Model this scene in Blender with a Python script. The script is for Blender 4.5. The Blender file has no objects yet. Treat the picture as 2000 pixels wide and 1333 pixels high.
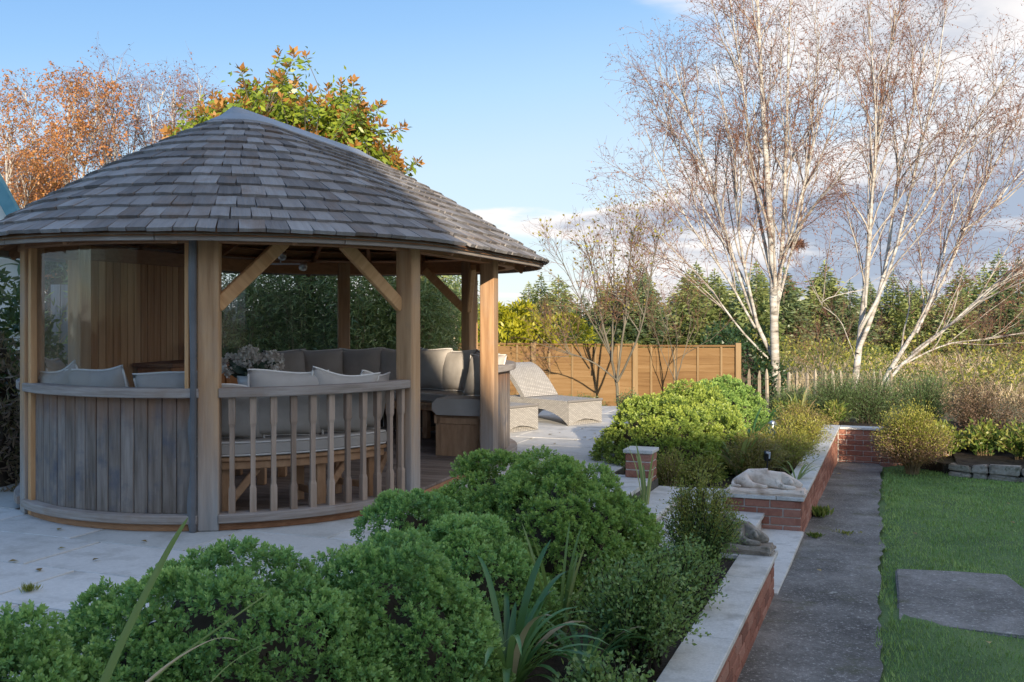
import bpy, bmesh, math, random
import numpy as np
from mathutils import Matrix, Vector
rad = math.radians
C = bpy.context.scene.collection
scn = bpy.context.scene
rng = np.random.default_rng(7)
random.seed(7)

# ------------------------------------------------------------------ camera, sky, sun, exposure
cam = bpy.data.objects.new('camera', bpy.data.cameras.new('camera')); C.objects.link(cam)
cam.location = (0, 0, 1.5); cam.rotation_euler = (rad(90), 0, 0)
cam.data.lens = 35; cam.data.sensor_width = 36
cam.data.shift_y = -51 / 2000
cam.data.clip_start = 0.05; cam.data.clip_end = 2000
scn.camera = cam

SUN_AZ = rad(172)      # clockwise from +Y (the view direction)
SUN_EL = rad(12.5)
S = Vector((math.sin(SUN_AZ) * math.cos(SUN_EL), math.cos(SUN_AZ) * math.cos(SUN_EL), math.sin(SUN_EL)))
sun = bpy.data.objects.new('sun', bpy.data.lights.new('sun', 'SUN')); C.objects.link(sun)
sun.data.energy = 2.2; sun.data.angle = rad(0.6); sun.data.color = (1.0, 0.84, 0.63)
sun.rotation_euler = S.to_track_quat('Z', 'Y').to_euler()

vs = scn.view_settings
scn.display_settings.display_device = 'sRGB'
vs.view_transform = 'Standard'; vs.look = 'None'; vs.gamma = 1.0; vs.use_curve_mapping = False
vs.exposure = 1.7
scn.cycles.use_denoising = True
scn.cycles.max_bounces = 8; scn.cycles.diffuse_bounces = 5; scn.cycles.transparent_max_bounces = 12

class NT:
    """tiny node helper"""
    def __init__(s, tree): s.t = tree; s.n = tree.nodes; s.l = tree.links
    def add(s, typ, **kw):
        n = s.n.new(typ)
        ins = kw.pop('ins', {})
        for k, v in kw.items(): setattr(n, k, v)
        for k, v in ins.items():
            if isinstance(v, bpy.types.NodeSocket): s.l.new(v, n.inputs[k])
            else: n.inputs[k].default_value = v
        return n
    def math(s, op, a, b=None, c=None, clamp=False):
        n = s.n.new('ShaderNodeMath'); n.operation = op; n.use_clamp = clamp
        for i, v in enumerate((a, b, c)):
            if v is None: continue
            if isinstance(v, bpy.types.NodeSocket): s.l.new(v, n.inputs[i])
            else: n.inputs[i].default_value = v
        return n.outputs[0]
    def mix(s, f, a, b, blend='MIX'):
        n = s.n.new('ShaderNodeMix'); n.data_type = 'RGBA'; n.blend_type = blend
        for i, v in ((0, f), (6, a), (7, b)):
            if isinstance(v, bpy.types.NodeSocket): s.l.new(v, n.inputs[i])
            else:
                if i and len(v) == 3: v = (*v, 1)
                n.inputs[i].default_value = v
        return n.outputs[2]
    def ramp(s, f, stops):
        n = s.n.new('ShaderNodeValToRGB'); e = n.color_ramp.elements
        while len(e) < len(stops): e.new(0.5)
        for el, (p, c) in zip(e, stops):
            el.position = p
            el.color = (*c, 1) if isinstance(c, (tuple, list)) else (c, c, c, 1)
        s.l.new(f, n.inputs[0]); return n.outputs[0]
    def noise(s, vec, scale, detail=4, rough=0.55, dist=0.0):
        return s.add('ShaderNodeTexNoise', ins={'Vector': vec, 'Scale': scale, 'Detail': detail, 'Roughness': rough, 'Distortion': dist}).outputs[0]
    def vmath(s, op, a, b):
        n = s.n.new('ShaderNodeVectorMath'); n.operation = op
        for i, v in enumerate((a, b)):
            if isinstance(v, bpy.types.NodeSocket): s.l.new(v, n.inputs[i])
            else: n.inputs[i].default_value = v
        return n.outputs[0]

world = bpy.data.worlds.new('World'); scn.world = world; world.use_nodes = True
w = NT(world.node_tree); w.n.clear()
sky = w.add('ShaderNodeTexSky', sky_type='NISHITA', sun_disc=False, sun_elevation=SUN_EL, sun_rotation=SUN_AZ,
            altitude=0, air_density=1.0, dust_density=0.1, ozone_density=2.5)
tc = w.add('ShaderNodeTexCoord')
sep = w.add('ShaderNodeSeparateXYZ', ins={0: tc.outputs['Generated']})
dz = w.math('ADD', w.math('MAXIMUM', sep.outputs[2], 0.0), 0.10)
comb = w.add('ShaderNodeCombineXYZ', ins={0: w.math('DIVIDE', sep.outputs[0], dz), 1: w.math('DIVIDE', sep.outputs[1], dz), 2: 0.0}).outputs[0]
nz = w.noise(w.vmath('ADD', comb, (7.0, 4.0, 0)), 0.62, 9, 0.56, 0.35)
# a cloud bank lies low in the north-east (right of the view); more cloud, out of view overhead, is added to brighten the shade
az = w.math('ARCTAN2', sep.outputs[0], sep.outputs[1])
east = w.add('ShaderNodeMapRange', interpolation_type='SMOOTHSTEP', ins={0: az, 1: -0.16, 2: 0.42, 3: -0.19, 4: 0.10}).outputs[0]
east = w.math('ADD', east, w.add('ShaderNodeMapRange', interpolation_type='SMOOTHSTEP', ins={0: sep.outputs[2], 1: 0.30, 2: 0.60, 3: 0.0, 4: 0.02}).outputs[0])
low = w.add('ShaderNodeMapRange', interpolation_type='SMOOTHSTEP', ins={0: sep.outputs[2], 1: 0.05, 2: 0.20, 3: 0.14, 4: 0.0}).outputs[0]
dens = w.math('ADD', w.math('ADD', nz, east), low)
cover = w.add('ShaderNodeMapRange', interpolation_type='SMOOTHSTEP', ins={0: dens, 1: 0.47, 2: 0.60, 3: 0.0, 4: 1.0}).outputs[0]
thick = w.add('ShaderNodeMapRange', interpolation_type='SMOOTHSTEP', ins={0: dens, 1: 0.56, 2: 0.76, 3: 0.0, 4: 1.0}).outputs[0]
CLOUD_K = 2.9
ccol = w.mix(thick, tuple(CLOUD_K * v for v in (0.98, 0.93, 0.90)), tuple(CLOUD_K * v for v in (0.37, 0.44, 0.57)))
# clear air: pale at the horizon, deeper blue above and towards the west; blended over the Nishita sky
tt = w.math('ADD', sep.outputs[2], w.math('MULTIPLY', sep.outputs[0], -0.12))
SK = 2.55
air = w.ramp(tt, [(0.0, (.70, .77, .86)), (0.15, (.60, .74, .90)), (0.22, (.45, .67, .93)), (0.29, (.30, .54, .88)), (0.36, (.205, .43, .83)), (0.6, (.185, .40, .82)), (1.0, (.185, .39, .80))])
air = w.vmath('MULTIPLY', air, (SK, SK, SK))
toward = w.add('ShaderNodeVectorMath', operation='DOT_PRODUCT', ins={0: tc.outputs['Generated'], 1: S}).outputs['Value']
blue = w.mix(w.add('ShaderNodeMapRange', interpolation_type='SMOOTHSTEP', ins={0: toward, 1: -0.5, 2: 0.7, 3: 0.90, 4: 0.10}).outputs[0], sky.outputs[0], air)
skyc = w.mix(w.math('MULTIPLY', cover, 0.93), blue, ccol)
bg = w.add('ShaderNodeBackground', ins={'Color': skyc, 'Strength': 0.12})
out = w.add('ShaderNodeOutputWorld', ins={0: bg.outputs[0]})

# ------------------------------------------------------------------ materials
def mat(name, stops, nscale=4.0, stretch=(1, 1, 1), detail=5, rough=0.75, bump=0.0, bscale=None, bstretch=None, rand=None, ramt=0.35,
        spec=0.3, transl=0.0, stain=None, metal=0.0, grad=None, fine=0.0):
    """noise-driven colour; rand: 'obj' / 'attr' shifts brightness per object or per face group; stain=(colour, scale, lo, hi)"""
    m = bpy.data.materials.new(name); m.use_nodes = True
    k = NT(m.node_tree); k.n.clear()
    tcn = k.add('ShaderNodeTexCoord'); vec = tcn.outputs['Object']
    rv = None
    if rand == 'obj':
        rv = k.add('ShaderNodeObjectInfo').outputs['Random']
        vec = k.vmath('ADD', vec, k.add('ShaderNodeCombineXYZ', ins={0: k.math('MULTIPLY', rv, 37.0), 1: k.math('MULTIPLY', rv, 91.0), 2: k.math('MULTIPLY', rv, 53.0)}).outputs[0])
    elif rand == 'attr':
        rv = k.add('ShaderNodeAttribute', attribute_name='rnd').outputs['Fac']
    sv = k.vmath('MULTIPLY', vec, stretch)
    n1 = k.noise(sv, nscale, detail, 0.6)
    f = n1
    if rv is not None:
        f = k.math('ADD', k.math('MULTIPLY', n1, 1 - ramt), k.math('MULTIPLY', rv, ramt), clamp=True)
    col = k.ramp(f, stops)
    if fine:
        n3 = k.noise(vec, nscale * 14, 3, 0.7)
        col = k.mix(1.0, col, k.ramp(n3, [(0.3, 1 - fine), (0.7, 1 + 0 * fine)]), 'MULTIPLY')
    if stain:
        sc, ss, lo, hi = stain[:4]
        sm = k.add('ShaderNodeMapRange', ins={0: k.noise(vec, ss, 5, 0.65), 1: lo, 2: hi, 3: 0.0, 4: 1.0}).outputs[0]
        col = k.mix(sm, col, sc)
    if grad:   # weathering that climbs from the base: (colour, z0, z1, noise)
        gc, z0, z1, gn = grad
        geo = k.add('ShaderNodeNewGeometry'); gz = k.add('ShaderNodeSeparateXYZ', ins={0: geo.outputs['Position']}).outputs[2]
        gm = k.add('ShaderNodeMapRange', ins={0: k.math('ADD', gz, k.math('MULTIPLY', k.math('SUBTRACT', k.noise(k.vmath('MULTIPLY', vec, (9, 9, 1.2)), 1.5, 5), 0.5), gn)), 1: z0, 2: z1, 3: 1.0, 4: 0.0}).outputs[0]
        col = k.mix(gm, col, k.mix(0.75, gc, k.ramp(f, [(0.2, tuple(v * 0.5 for v in gc)), (0.8, tuple(min(1, v * 1.35) for v in gc))])))
    b = k.add('ShaderNodeBsdfPrincipled', ins={'Base Color': col, 'Roughness': rough, 'Specular IOR Level': spec, 'Metallic': metal})
    if bump:
        bn = k.noise(k.vmath('MULTIPLY', vec, bstretch or stretch), bscale or nscale * 2, 5, 0.65)
        k.l.new(k.add('ShaderNodeBump', ins={'Strength': bump, 'Distance': 0.02, 'Height': bn}).outputs[0], b.inputs['Normal'])
    sh = b.outputs[0]
    if transl:
        tr = k.add('ShaderNodeBsdfTranslucent', ins={'Color': k.mix(0.5, col, (0.4, 0.5, 0.1))})
        sh = k.add('ShaderNodeMixShader', ins={0: transl, 1: sh, 2: tr.outputs[0]}).outputs[0]
    k.add('ShaderNodeOutputMaterial', ins={0: sh})
    return m

GREY = (0.20, 0.20, 0.21)
MT = {}
def leafmat(name, dark, mid, light, transl=0.32, rough=0.42, spec=0.5, tip=None):
    st = [(0.0, dark), (0.45, mid), (0.8, light)]
    if tip: st.append((0.97, tip))
    MT[name] = mat(name, st, nscale=2.5, detail=3, rough=rough, rand='attr', ramt=0.7, spec=spec, transl=transl)
leafmat('hebe_leaf', (0.085, 0.18, 0.058), (0.205, 0.405, 0.125), (0.42, 0.63, 0.20))
leafmat('hebe_gold_leaf', (0.095, 0.185, 0.048), (0.235, 0.40, 0.10), (0.45, 0.61, 0.16))
leafmat('hebe_lit_leaf', (0.112, 0.181, 0.041), (0.26, 0.365, 0.074), (0.484, 0.565, 0.112))  # hebe leaf for the far mounds, sunlit yellow put into its colour
leafmat('box_leaf', (0.05, 0.115, 0.045), (0.126, 0.227, 0.076), (0.328, 0.454, 0.126), spec=0.5, rough=0.35)
leafmat('olive_leaf', (0.094, 0.124, 0.032), (0.228, 0.246, 0.049), (0.455, 0.416, 0.081))
leafmat('bronze_leaf', (0.078, 0.065, 0.026), (0.195, 0.156, 0.046), (0.351, 0.286, 0.078))
leafmat('rosemary_leaf', (0.04, 0.08, 0.032), (0.096, 0.16, 0.064), (0.192, 0.272, 0.112))
leafmat('brown_leaf', (0.078, 0.046, 0.039), (0.182, 0.111, 0.085), (0.286, 0.195, 0.13))
leafmat('perennial_leaf', (0.042, 0.098, 0.021), (0.126, 0.21, 0.042), (0.378, 0.364, 0.084))
leafmat('bamboo_leaf', (0.064, 0.109, 0.046), (0.155, 0.227, 0.091), (0.346, 0.4, 0.164))
leafmat('laurel_leaf', (0.014, 0.036, 0.018), (0.03, 0.072, 0.036), (0.072, 0.132, 0.06), spec=0.5, rough=0.35)
leafmat('gold_leaf', (0.16, 0.18, 0.012), (0.38, 0.38, 0.02), (0.62, 0.56, 0.05))
leafmat('magnolia_leaf', (0.065, 0.116, 0.017), (0.183, 0.265, 0.028), (0.401, 0.464, 0.05), spec=0.5, rough=0.35)
leafmat('magnolia_bronze', (0.206, 0.077, 0.021), (0.37, 0.155, 0.036), (0.513, 0.269, 0.073), spec=0.4)
leafmat('birch_leaf', (0.347, 0.113, 0.038), (0.497, 0.193, 0.065), (0.621, 0.307, 0.097))
leafmat('catkin', (0.09, 0.038, 0.026), (0.218, 0.092, 0.055), (0.333, 0.151, 0.081), transl=0.05)
leafmat('fruit_leaf', (0.16, 0.10, 0.03), (0.28, 0.22, 0.05), (0.42, 0.40, 0.07))
leafmat('conifer_needle', (0.063, 0.097, 0.032), (0.178, 0.222, 0.072), (0.356, 0.374, 0.134), transl=0.1)
leafmat('conifer_blue_needle', (0.042, 0.073, 0.033), (0.123, 0.171, 0.073), (0.245, 0.285, 0.13), transl=0.1)
leafmat('straw', (0.22, 0.163, 0.088), (0.42, 0.326, 0.198), (0.58, 0.479, 0.319), transl=0.15)
leafmat('strap_leaf', (0.042, 0.117, 0.038), (0.083, 0.203, 0.064), (0.15, 0.296, 0.101), spec=0.5, rough=0.35)
leafmat('iris_leaf', (0.109, 0.187, 0.062), (0.203, 0.296, 0.094), (0.468, 0.468, 0.203), spec=0.4, rough=0.4)
leafmat('grass_blade', (0.112, 0.203, 0.056), (0.222, 0.367, 0.095), (0.382, 0.514, 0.141), transl=0.2)
leafmat('dead_leaf', (0.16, 0.08, 0.03), (0.30, 0.17, 0.06), (0.42, 0.30, 0.12))
leafmat('petal', (0.66, 0.56, 0.52), (0.80, 0.74, 0.69), (0.86, 0.83, 0.79), transl=0.15)
leafmat('eucalyptus_leaf', (0.05, 0.09, 0.08), (0.10, 0.16, 0.15), (0.17, 0.24, 0.22))

MT['birch_bark'] = mat('birch_bark', [(0.3, (0.07, 0.06, 0.052)), (0.42, (0.36, 0.33, 0.29)), (0.64, (0.6, 0.575, 0.54))], 3.0, (1, 1, 3.5), rough=0.7, bump=0.25)
MT['birch_twig'] = mat('birch_twig', [(0.3, (0.14, 0.07, 0.052)), (0.7, (0.3, 0.165, 0.115))], 2.0)
MT['birch_limb'] = mat('birch_limb', [(0.3, (0.24, 0.2, 0.165)), (0.6, (0.5, 0.455, 0.4))], 3.0, (1, 1, 2), rough=0.7)
MT['bark'] = mat('bark', [(0.3, (0.10, 0.085, 0.065)), (0.7, (0.22, 0.19, 0.14))], 6.0, (1, 1, 0.4), bump=0.3)
MT['grey_bark'] = mat('grey_bark', [(0.3, (0.1, 0.088, 0.065)), (0.7, (0.2, 0.18, 0.14))], 6.0, (1, 1, 0.4), bump=0.3)
MT['stem'] = mat('stem', [(0.3, (0.035, 0.028, 0.02)), (0.7, (0.08, 0.062, 0.045))], 6.0, bump=0.3)
MT['tan_stem'] = mat('tan_stem', [(0.3, (0.20, 0.14, 0.07)), (0.7, (0.40, 0.30, 0.17))], 6.0)
MT['cane'] = mat('cane', [(0.3, (0.18, 0.15, 0.07)), (0.7, (0.42, 0.36, 0.20))], 3.0)

WOODG = dict(bump=0.35, rough=0.75)
MT['post_wood'] = mat('post_wood', [(0.3, (0.33, 0.185, 0.095)), (0.55, (0.52, 0.32, 0.175)), (0.75, (0.6, 0.41, 0.25))], 6, (3, 3, 0.22), rand='obj', ramt=0.15,
                      grad=((0.34, 0.32, 0.305), 0.0, 1.05, 0.8), stain=((0.40, 0.30, 0.23), 1.6, 0.5, 0.8), **WOODG)
MT['rail_wood'] = mat('rail_wood', [(0.3, (0.24, 0.198, 0.168)), (0.55, (0.372, 0.324, 0.294)), (0.75, (0.444, 0.414, 0.39))], 5, (0.5, 0.5, 9), rand='obj', ramt=0.15,
                      stain=((0.27, 0.19, 0.14), 1.1, 0.55, 0.75), **WOODG)
MT['baluster_wood'] = mat('baluster_wood', [(0.3, (0.25, 0.18, 0.135)), (0.55, (0.39, 0.295, 0.23)), (0.75, (0.5, 0.39, 0.31))], 7, (5, 5, 0.4), rand='obj', ramt=0.35, **WOODG)
MT['weathered_board'] = mat('weathered_board', [(0.28, (0.105, 0.083, 0.068)), (0.5, (0.21, 0.175, 0.152)), (0.72, (0.31, 0.27, 0.245))], 4.5, (6, 6, 0.55), rand='obj', ramt=0.22,
                            stain=((0.085, 0.095, 0.125), 3.2, 0.5, 0.72), **WOODG)
# brown unweathered tops under the hand rail
def _wb():
    m = MT['weathered_board']; k = NT(m.node_tree)
    b = next(n for n in k.n if n.type == 'BSDF_PRINCIPLED'); src = b.inputs['Base Color'].links[0].from_socket
    geo = k.add('ShaderNodeNewGeometry'); gz = k.add('ShaderNodeSeparateXYZ', ins={0: geo.outputs['Position']}).outputs[2]
    nn = k.noise(k.vmath('MULTIPLY', geo.outputs['Position'], (14, 14, 1.5)), 1.0, 5)
    f = k.add('ShaderNodeMapRange', ins={0: k.math('ADD', gz, k.math('MULTIPLY', nn, 0.35)), 1: 0.86, 2: 1.10, 3: 0.0, 4: 0.85}).outputs[0]
    k.l.new(k.mix(f, src, (0.24, 0.13, 0.075)), b.inputs['Base Color'])
_wb()
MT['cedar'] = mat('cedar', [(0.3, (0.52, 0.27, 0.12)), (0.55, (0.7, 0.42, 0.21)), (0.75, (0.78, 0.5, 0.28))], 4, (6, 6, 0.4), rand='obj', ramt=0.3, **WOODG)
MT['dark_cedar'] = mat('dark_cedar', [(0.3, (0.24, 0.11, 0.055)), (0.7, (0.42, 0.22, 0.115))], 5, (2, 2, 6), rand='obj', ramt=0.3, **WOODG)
MT['bench_wood'] = mat('bench_wood', [(0.3, (0.34, 0.19, 0.1)), (0.7, (0.56, 0.35, 0.21))], 5, (4, 4, 1.0), rand='obj', ramt=0.3, **WOODG)
MT['deck_wood'] = mat('deck_wood', [(0.3, (0.132, 0.102, 0.084)), (0.7, (0.276, 0.222, 0.192))], 4, (0.6, 8, 8), rand='obj', ramt=0.35, **WOODG)
SH = [(0.10, (0.092, 0.083, 0.080)), (0.4, (0.20, 0.187, 0.183)), (0.62, (0.27, 0.255, 0.25)), (0.9, (0.375, 0.365, 0.365))]
MT['shingle'] = mat('shingle', SH, 5, (5, 0.7, 1), rand='obj', ramt=0.5, rough=0.8, bump=0.5, bscale=9, stain=((0.21, 0.145, 0.105), 2.2, 0.52, 0.78))
MT['shingle_far'] = mat('shingle_far', SH, 9, (1, 1, 1), rand='attr', ramt=0.5, rough=0.8, bump=0.5, bscale=30)
MT['lead'] = mat('lead', [(0.3, (0.24, 0.26, 0.28)), (0.7, (0.33, 0.35, 0.38))], 3, rough=0.5, spec=0.5, bump=0.1)
MT['fence_wood'] = mat('fence_wood', [(0.3, (0.155, 0.082, 0.03)), (0.5, (0.215, 0.125, 0.05)), (0.75, (0.27, 0.17, 0.08))], 3, (0.5, 4, 7), rand='obj', ramt=0.3, bump=0.3,
                       stain=((0.22, 0.10, 0.04), 7.0, 0.68, 0.74))
MT['fence_post_wood'] = mat('fence_post_wood', [(0.3, (0.22, 0.14, 0.065)), (0.7, (0.31, 0.215, 0.115))], 3, (5, 5, 0.4), rand='obj', ramt=0.2, bump=0.3)
MT['pale_wood'] = mat('pale_wood', [(0.3, (0.26, 0.21, 0.15)), (0.7, (0.48, 0.42, 0.33))], 4, (6, 6, 0.5), rand='obj', ramt=0.3, bump=0.3)
MT['grey_board'] = mat('grey_board', [(0.3, (0.13, 0.13, 0.13)), (0.7, (0.34, 0.35, 0.36))], 3, (9, 9, 0.5), rand='obj', ramt=0.3)
MT['old_post'] = mat('old_post', [(0.3, (0.45, 0.38, 0.26)), (0.7, (0.62, 0.55, 0.40))], 4, (5, 5, 0.5), bump=0.3)
MT['brick'] = mat('brick', [(0.12, (0.15, 0.07, 0.055)), (0.42, (0.3, 0.125, 0.085)), (0.66, (0.4, 0.19, 0.135)), (0.9, (0.36, 0.23, 0.19))], 22, rand='obj', ramt=0.5, rough=0.85,
                  bump=0.5, bscale=60, stain=((0.42, 0.37, 0.34), 13.0, 0.66, 0.82))
MT['mortar'] = mat('mortar', [(0.3, (0.48, 0.43, 0.38)), (0.7, (0.66, 0.61, 0.55))], 40, rough=0.95, bump=0.3)
MT['coping'] = mat('coping', [(0.25, (0.54, 0.529, 0.494)), (0.5, (0.655, 0.644, 0.609)), (0.8, (0.736, 0.724, 0.701))], 6, rand='obj', ramt=0.2, rough=0.8, bump=0.15, bscale=30,
                   stain=((0.27, 0.26, 0.23), 4.2, 0.52, 0.80), fine=0.22)
MT['paving'] = mat('paving', [(0.25, (0.54, 0.54, 0.517)), (0.5, (0.644, 0.638, 0.621)), (0.8, (0.724, 0.713, 0.69))], 3, rand='obj', ramt=0.6, rough=0.75, bump=0.15, bscale=14,
                   stain=((0.36, 0.35, 0.32), 3.2, 0.50, 0.78), fine=0.14)
MT['joint'] = mat('joint', [(0.3, (0.05, 0.048, 0.042)), (0.7, (0.11, 0.10, 0.085))], 20)
MT['soil'] = mat('soil', [(0.3, (0.022, 0.016, 0.011)), (0.7, (0.06, 0.044, 0.03))], 12, bump=1.0, bscale=25)
MT['ground'] = mat('ground', [(0.3, (0.06, 0.075, 0.025)), (0.5, (0.17, 0.15, 0.07)), (0.7, (0.30, 0.24, 0.13))], 0.6, bump=0.6)
MT['lawn'] = mat('lawn', [(0.3, (0.06, 0.115, 0.035)), (0.55, (0.1, 0.18, 0.055)), (0.75, (0.14, 0.21, 0.075))], 1.3, bump=0.8, bscale=40)
MT['blue_paint'] = mat('blue_paint', [(0.3, (0.10, 0.26, 0.33)), (0.7, (0.16, 0.36, 0.44))], 4)
MT['cream_render'] = mat('cream_render', [(0.3, (0.66, 0.64, 0.59)), (0.7, (0.74, 0.72, 0.68))], 2, bump=0.15, bscale=40)
MT['slate'] = mat('slate', [(0.3, (0.10, 0.10, 0.11)), (0.7, (0.18, 0.18, 0.19))], 5, bump=0.3)
MT['fabric'] = mat('fabric', [(0.3, (0.4, 0.37, 0.34)), (0.7, (0.48, 0.45, 0.42))], 5, rough=0.95, bump=0.35, bscale=9, spec=0.1)
MT['piping'] = mat('piping', [(0.3, (0.72, 0.70, 0.67)), (0.7, (0.78, 0.76, 0.73))], 5, rough=0.9)
MT['rubber'] = mat('rubber', [(0.3, (0.10, 0.105, 0.115)), (0.7, (0.16, 0.165, 0.18))], 4, rough=0.5, bump=0.2, spec=0.5)
MT['white_glaze'] = mat('white_glaze', [(0.3, (0.72, 0.72, 0.72)), (0.7, (0.80, 0.80, 0.80))], 3, rough=0.25, spec=0.5)
MT['cabinet_wood'] = mat('cabinet_wood', [(0.3, (0.34, 0.13, 0.045)), (0.7, (0.52, 0.24, 0.095))], 5, (4, 4, 0.5), rough=0.45, bump=0.1)
MT['black_metal'] = mat('black_metal', [(0.3, (0.015, 0.015, 0.017)), (0.7, (0.04, 0.04, 0.045))], 8, rough=0.45, metal=0.3)
MT['silver'] = mat('silver', [(0.3, (0.55, 0.55, 0.56)), (0.7, (0.68, 0.68, 0.70))], 8, rough=0.3, metal=0.9)
MT['solar_cell'] = mat('solar_cell', [(0.3, (0.55, 0.57, 0.62)), (0.7, (0.66, 0.68, 0.72))], 8, rough=0.2, spec=0.6)
MT['statue'] = mat('statue', [(0.3, (0.40, 0.29, 0.21)), (0.48, (0.76, 0.63, 0.53)), (0.7, (0.84, 0.76, 0.67))], 7, detail=8, rough=0.9, bump=0.5, bscale=40,
                   stain=((0.13, 0.12, 0.07), 9.0, 0.58, 0.72))
MT['statue_dark'] = mat('statue_dark', [(0.30, (0.14, 0.115, 0.09)), (0.5, (0.34, 0.29, 0.24)), (0.7, (0.50, 0.45, 0.39))], 8, detail=8, rough=0.9, bump=0.5, bscale=40,
                        stain=((0.09, 0.085, 0.05), 9.0, 0.53, 0.7))
MT['lichen'] = mat('lichen', [(0.3, (0.50, 0.50, 0.46)), (0.7, (0.66, 0.66, 0.62))], 30)

def wicker():
    m = bpy.data.materials.new('wicker'); m.use_nodes = True; k = NT(m.node_tree); k.n.clear()
    v = k.add('ShaderNodeTexCoord').outputs['UV']
    br = k.add('ShaderNodeTexBrick', offset=0.5, ins={'Vector': v, 'Color1': (0.68, 0.65, 0.60, 1), 'Color2': (0.54, 0.51, 0.47, 1), 'Mortar': (0.22, 0.205, 0.19, 1), 'Scale': 1.0,
              'Mortar Size': 0.004, 'Mortar Smooth': 0.6, 'Brick Width': 0.045, 'Row Height': 0.016})
    b = k.add('ShaderNodeBsdfPrincipled', ins={'Base Color': br.outputs[0], 'Roughness': 0.5})
    k.l.new(k.add('ShaderNodeBump', ins={'Strength': 0.9, 'Distance': 0.01, 'Height': k.math('SUBTRACT', 1.0, br.outputs[1])}).outputs[0], b.inputs['Normal'])
    k.add('ShaderNodeOutputMaterial', ins={0: b.outputs[0]}); return m
MT['wicker'] = wicker()

def concrete(name, base):
    m = bpy.data.materials.new(name); m.use_nodes = True; k = NT(m.node_tree); k.n.clear()
    v = k.add('ShaderNodeTexCoord').outputs['Object']
    c = k.ramp(k.noise(v, 1.7, 8, 0.7), [(0.32, tuple(b * 0.45 for b in base)), (0.5, base), (0.68, tuple(b * 1.75 for b in base))])
    sp = k.noise(v, 48, 4, 0.75)      # exposed pale stones in the concrete
    c = k.mix(k.ramp(sp, [(0.56, 0.0), (0.65, 1.0)]), c, (0.40, 0.39, 0.37))
    c = k.mix(k.ramp(sp, [(0.30, 0.8), (0.42, 0.0)]), c, tuple(b * 0.35 for b in base))
    li = k.noise(v, 6.5, 4, 0.5)     # lichen
    c = k.mix(k.ramp(li, [(0.70, 0.0), (0.73, 0.8)]), c, (0.46, 0.46, 0.43))
    mo = k.noise(v, 2.3, 6, 0.7)     # moss in the hollows
    c = k.mix(k.ramp(mo, [(0.55, 0.0), (0.70, 0.75)]), c, (0.085, 0.09, 0.04))
    b = k.add('ShaderNodeBsdfPrincipled', ins={'Base Color': c, 'Roughness': 0.85, 'Specular IOR Level': 0.3})
    h = k.math('ADD', k.math('MULTIPLY', sp, 0.5), k.noise(v, 12, 5, 0.7))
    k.l.new(k.add('ShaderNodeBump', ins={'Strength': 0.6, 'Distance': 0.015, 'Height': h}).outputs[0], b.inputs['Normal'])
    k.add('ShaderNodeOutputMaterial', ins={0: b.outputs[0]}); return m
MT['path_concrete'] = concrete('path_concrete', (0.165, 0.158, 0.148))
MT['slab_concrete'] = concrete('slab_concrete', (0.19, 0.18, 0.168))

def clear_sheet():
    m = bpy.data.materials.new('clear_pvc'); m.use_nodes = True; k = NT(m.node_tree); k.n.clear()
    v = k.add('ShaderNodeTexCoord').outputs['Object']
    nb = k.add('ShaderNodeBump', ins={'Strength': 0.15, 'Distance': 0.05, 'Height': k.noise(k.vmath('MULTIPLY', v, (3, 3, 1.2)), 1.6, 2)}).outputs[0]
    fr = k.add('ShaderNodeFresnel', ins={'IOR': 1.4}).outputs[0]
    tr = k.add('ShaderNodeBsdfTransparent', ins={'Color': (0.90, 0.91, 0.92, 1)})
    gl = k.add('ShaderNodeBsdfGlossy', ins={'Color': (0.9, 0.9, 0.9, 1), 'Roughness': 0.06, 'Normal': nb})
    df = k.add('ShaderNodeBsdfDiffuse', ins={'Color': (0.5, 0.5, 0.5, 1)})
    s1 = k.add('ShaderNodeMixShader', ins={0: 0.008, 1: tr.outputs[0], 2: df.outputs[0]}).outputs[0]
    s2 = k.add('ShaderNodeMixShader', ins={0: k.math('MULTIPLY', fr, 0.10), 1: s1, 2: gl.outputs[0]}).outputs[0]
    k.add('ShaderNodeOutputMaterial', ins={0: s2}); return m
MT['clear_pvc'] = clear_sheet()
def glass():
    m = bpy.data.materials.new('clear_glass'); m.use_nodes = True; k = NT(m.node_tree); k.n.clear()
    tr = k.add('ShaderNodeBsdfTransparent', ins={'Color': (0.85, 0.87, 0.88, 1)})
    gl = k.add('ShaderNodeBsdfGlossy', ins={'Roughness': 0.05})
    k.add('ShaderNodeOutputMaterial', ins={0: k.add('ShaderNodeMixShader', ins={0: 0.18, 1: tr.outputs[0], 2: gl.outputs[0]}).outputs[0]}); return m
MT['clear_glass'] = glass()

# ------------------------------------------------------------------ object helpers
I4 = Matrix.Identity(4)
W = {}
def link(o, parent=None, M=I4):
    """place object o at world matrix M under parent"""
    C.objects.link(o)
    if parent is not None:
        o.parent = parent; o.matrix_basis = W[parent.name].inverted() @ M
    else: o.matrix_basis = M
    W[o.name] = M.copy(); return o
def mobj(name, mesh, m=None, parent=None, M=I4):
    if m is not None and not mesh.materials: mesh.materials.append(MT[m])
    return link(bpy.data.objects.new(name, mesh), parent, M)
def thing(name, label, cat, loc=(0, 0, 0), group=None, rotz=0.0):
    o = bpy.data.objects.new(name, None); o.empty_display_size = 0.1
    o['label'] = label; o['category'] = cat
    if group: o['group'] = group
    return link(o, None, Matrix.Translation(loc) @ Matrix.Rotation(rotz, 4, 'Z'))
def tag(o, label, cat, group=None):
    o['label'] = label; o['category'] = cat
    if group: o['group'] = group
    return o
def structure(o): o['kind'] = 'structure'; return o
def stuff(o): o['kind'] = 'stuff'; return o
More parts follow.
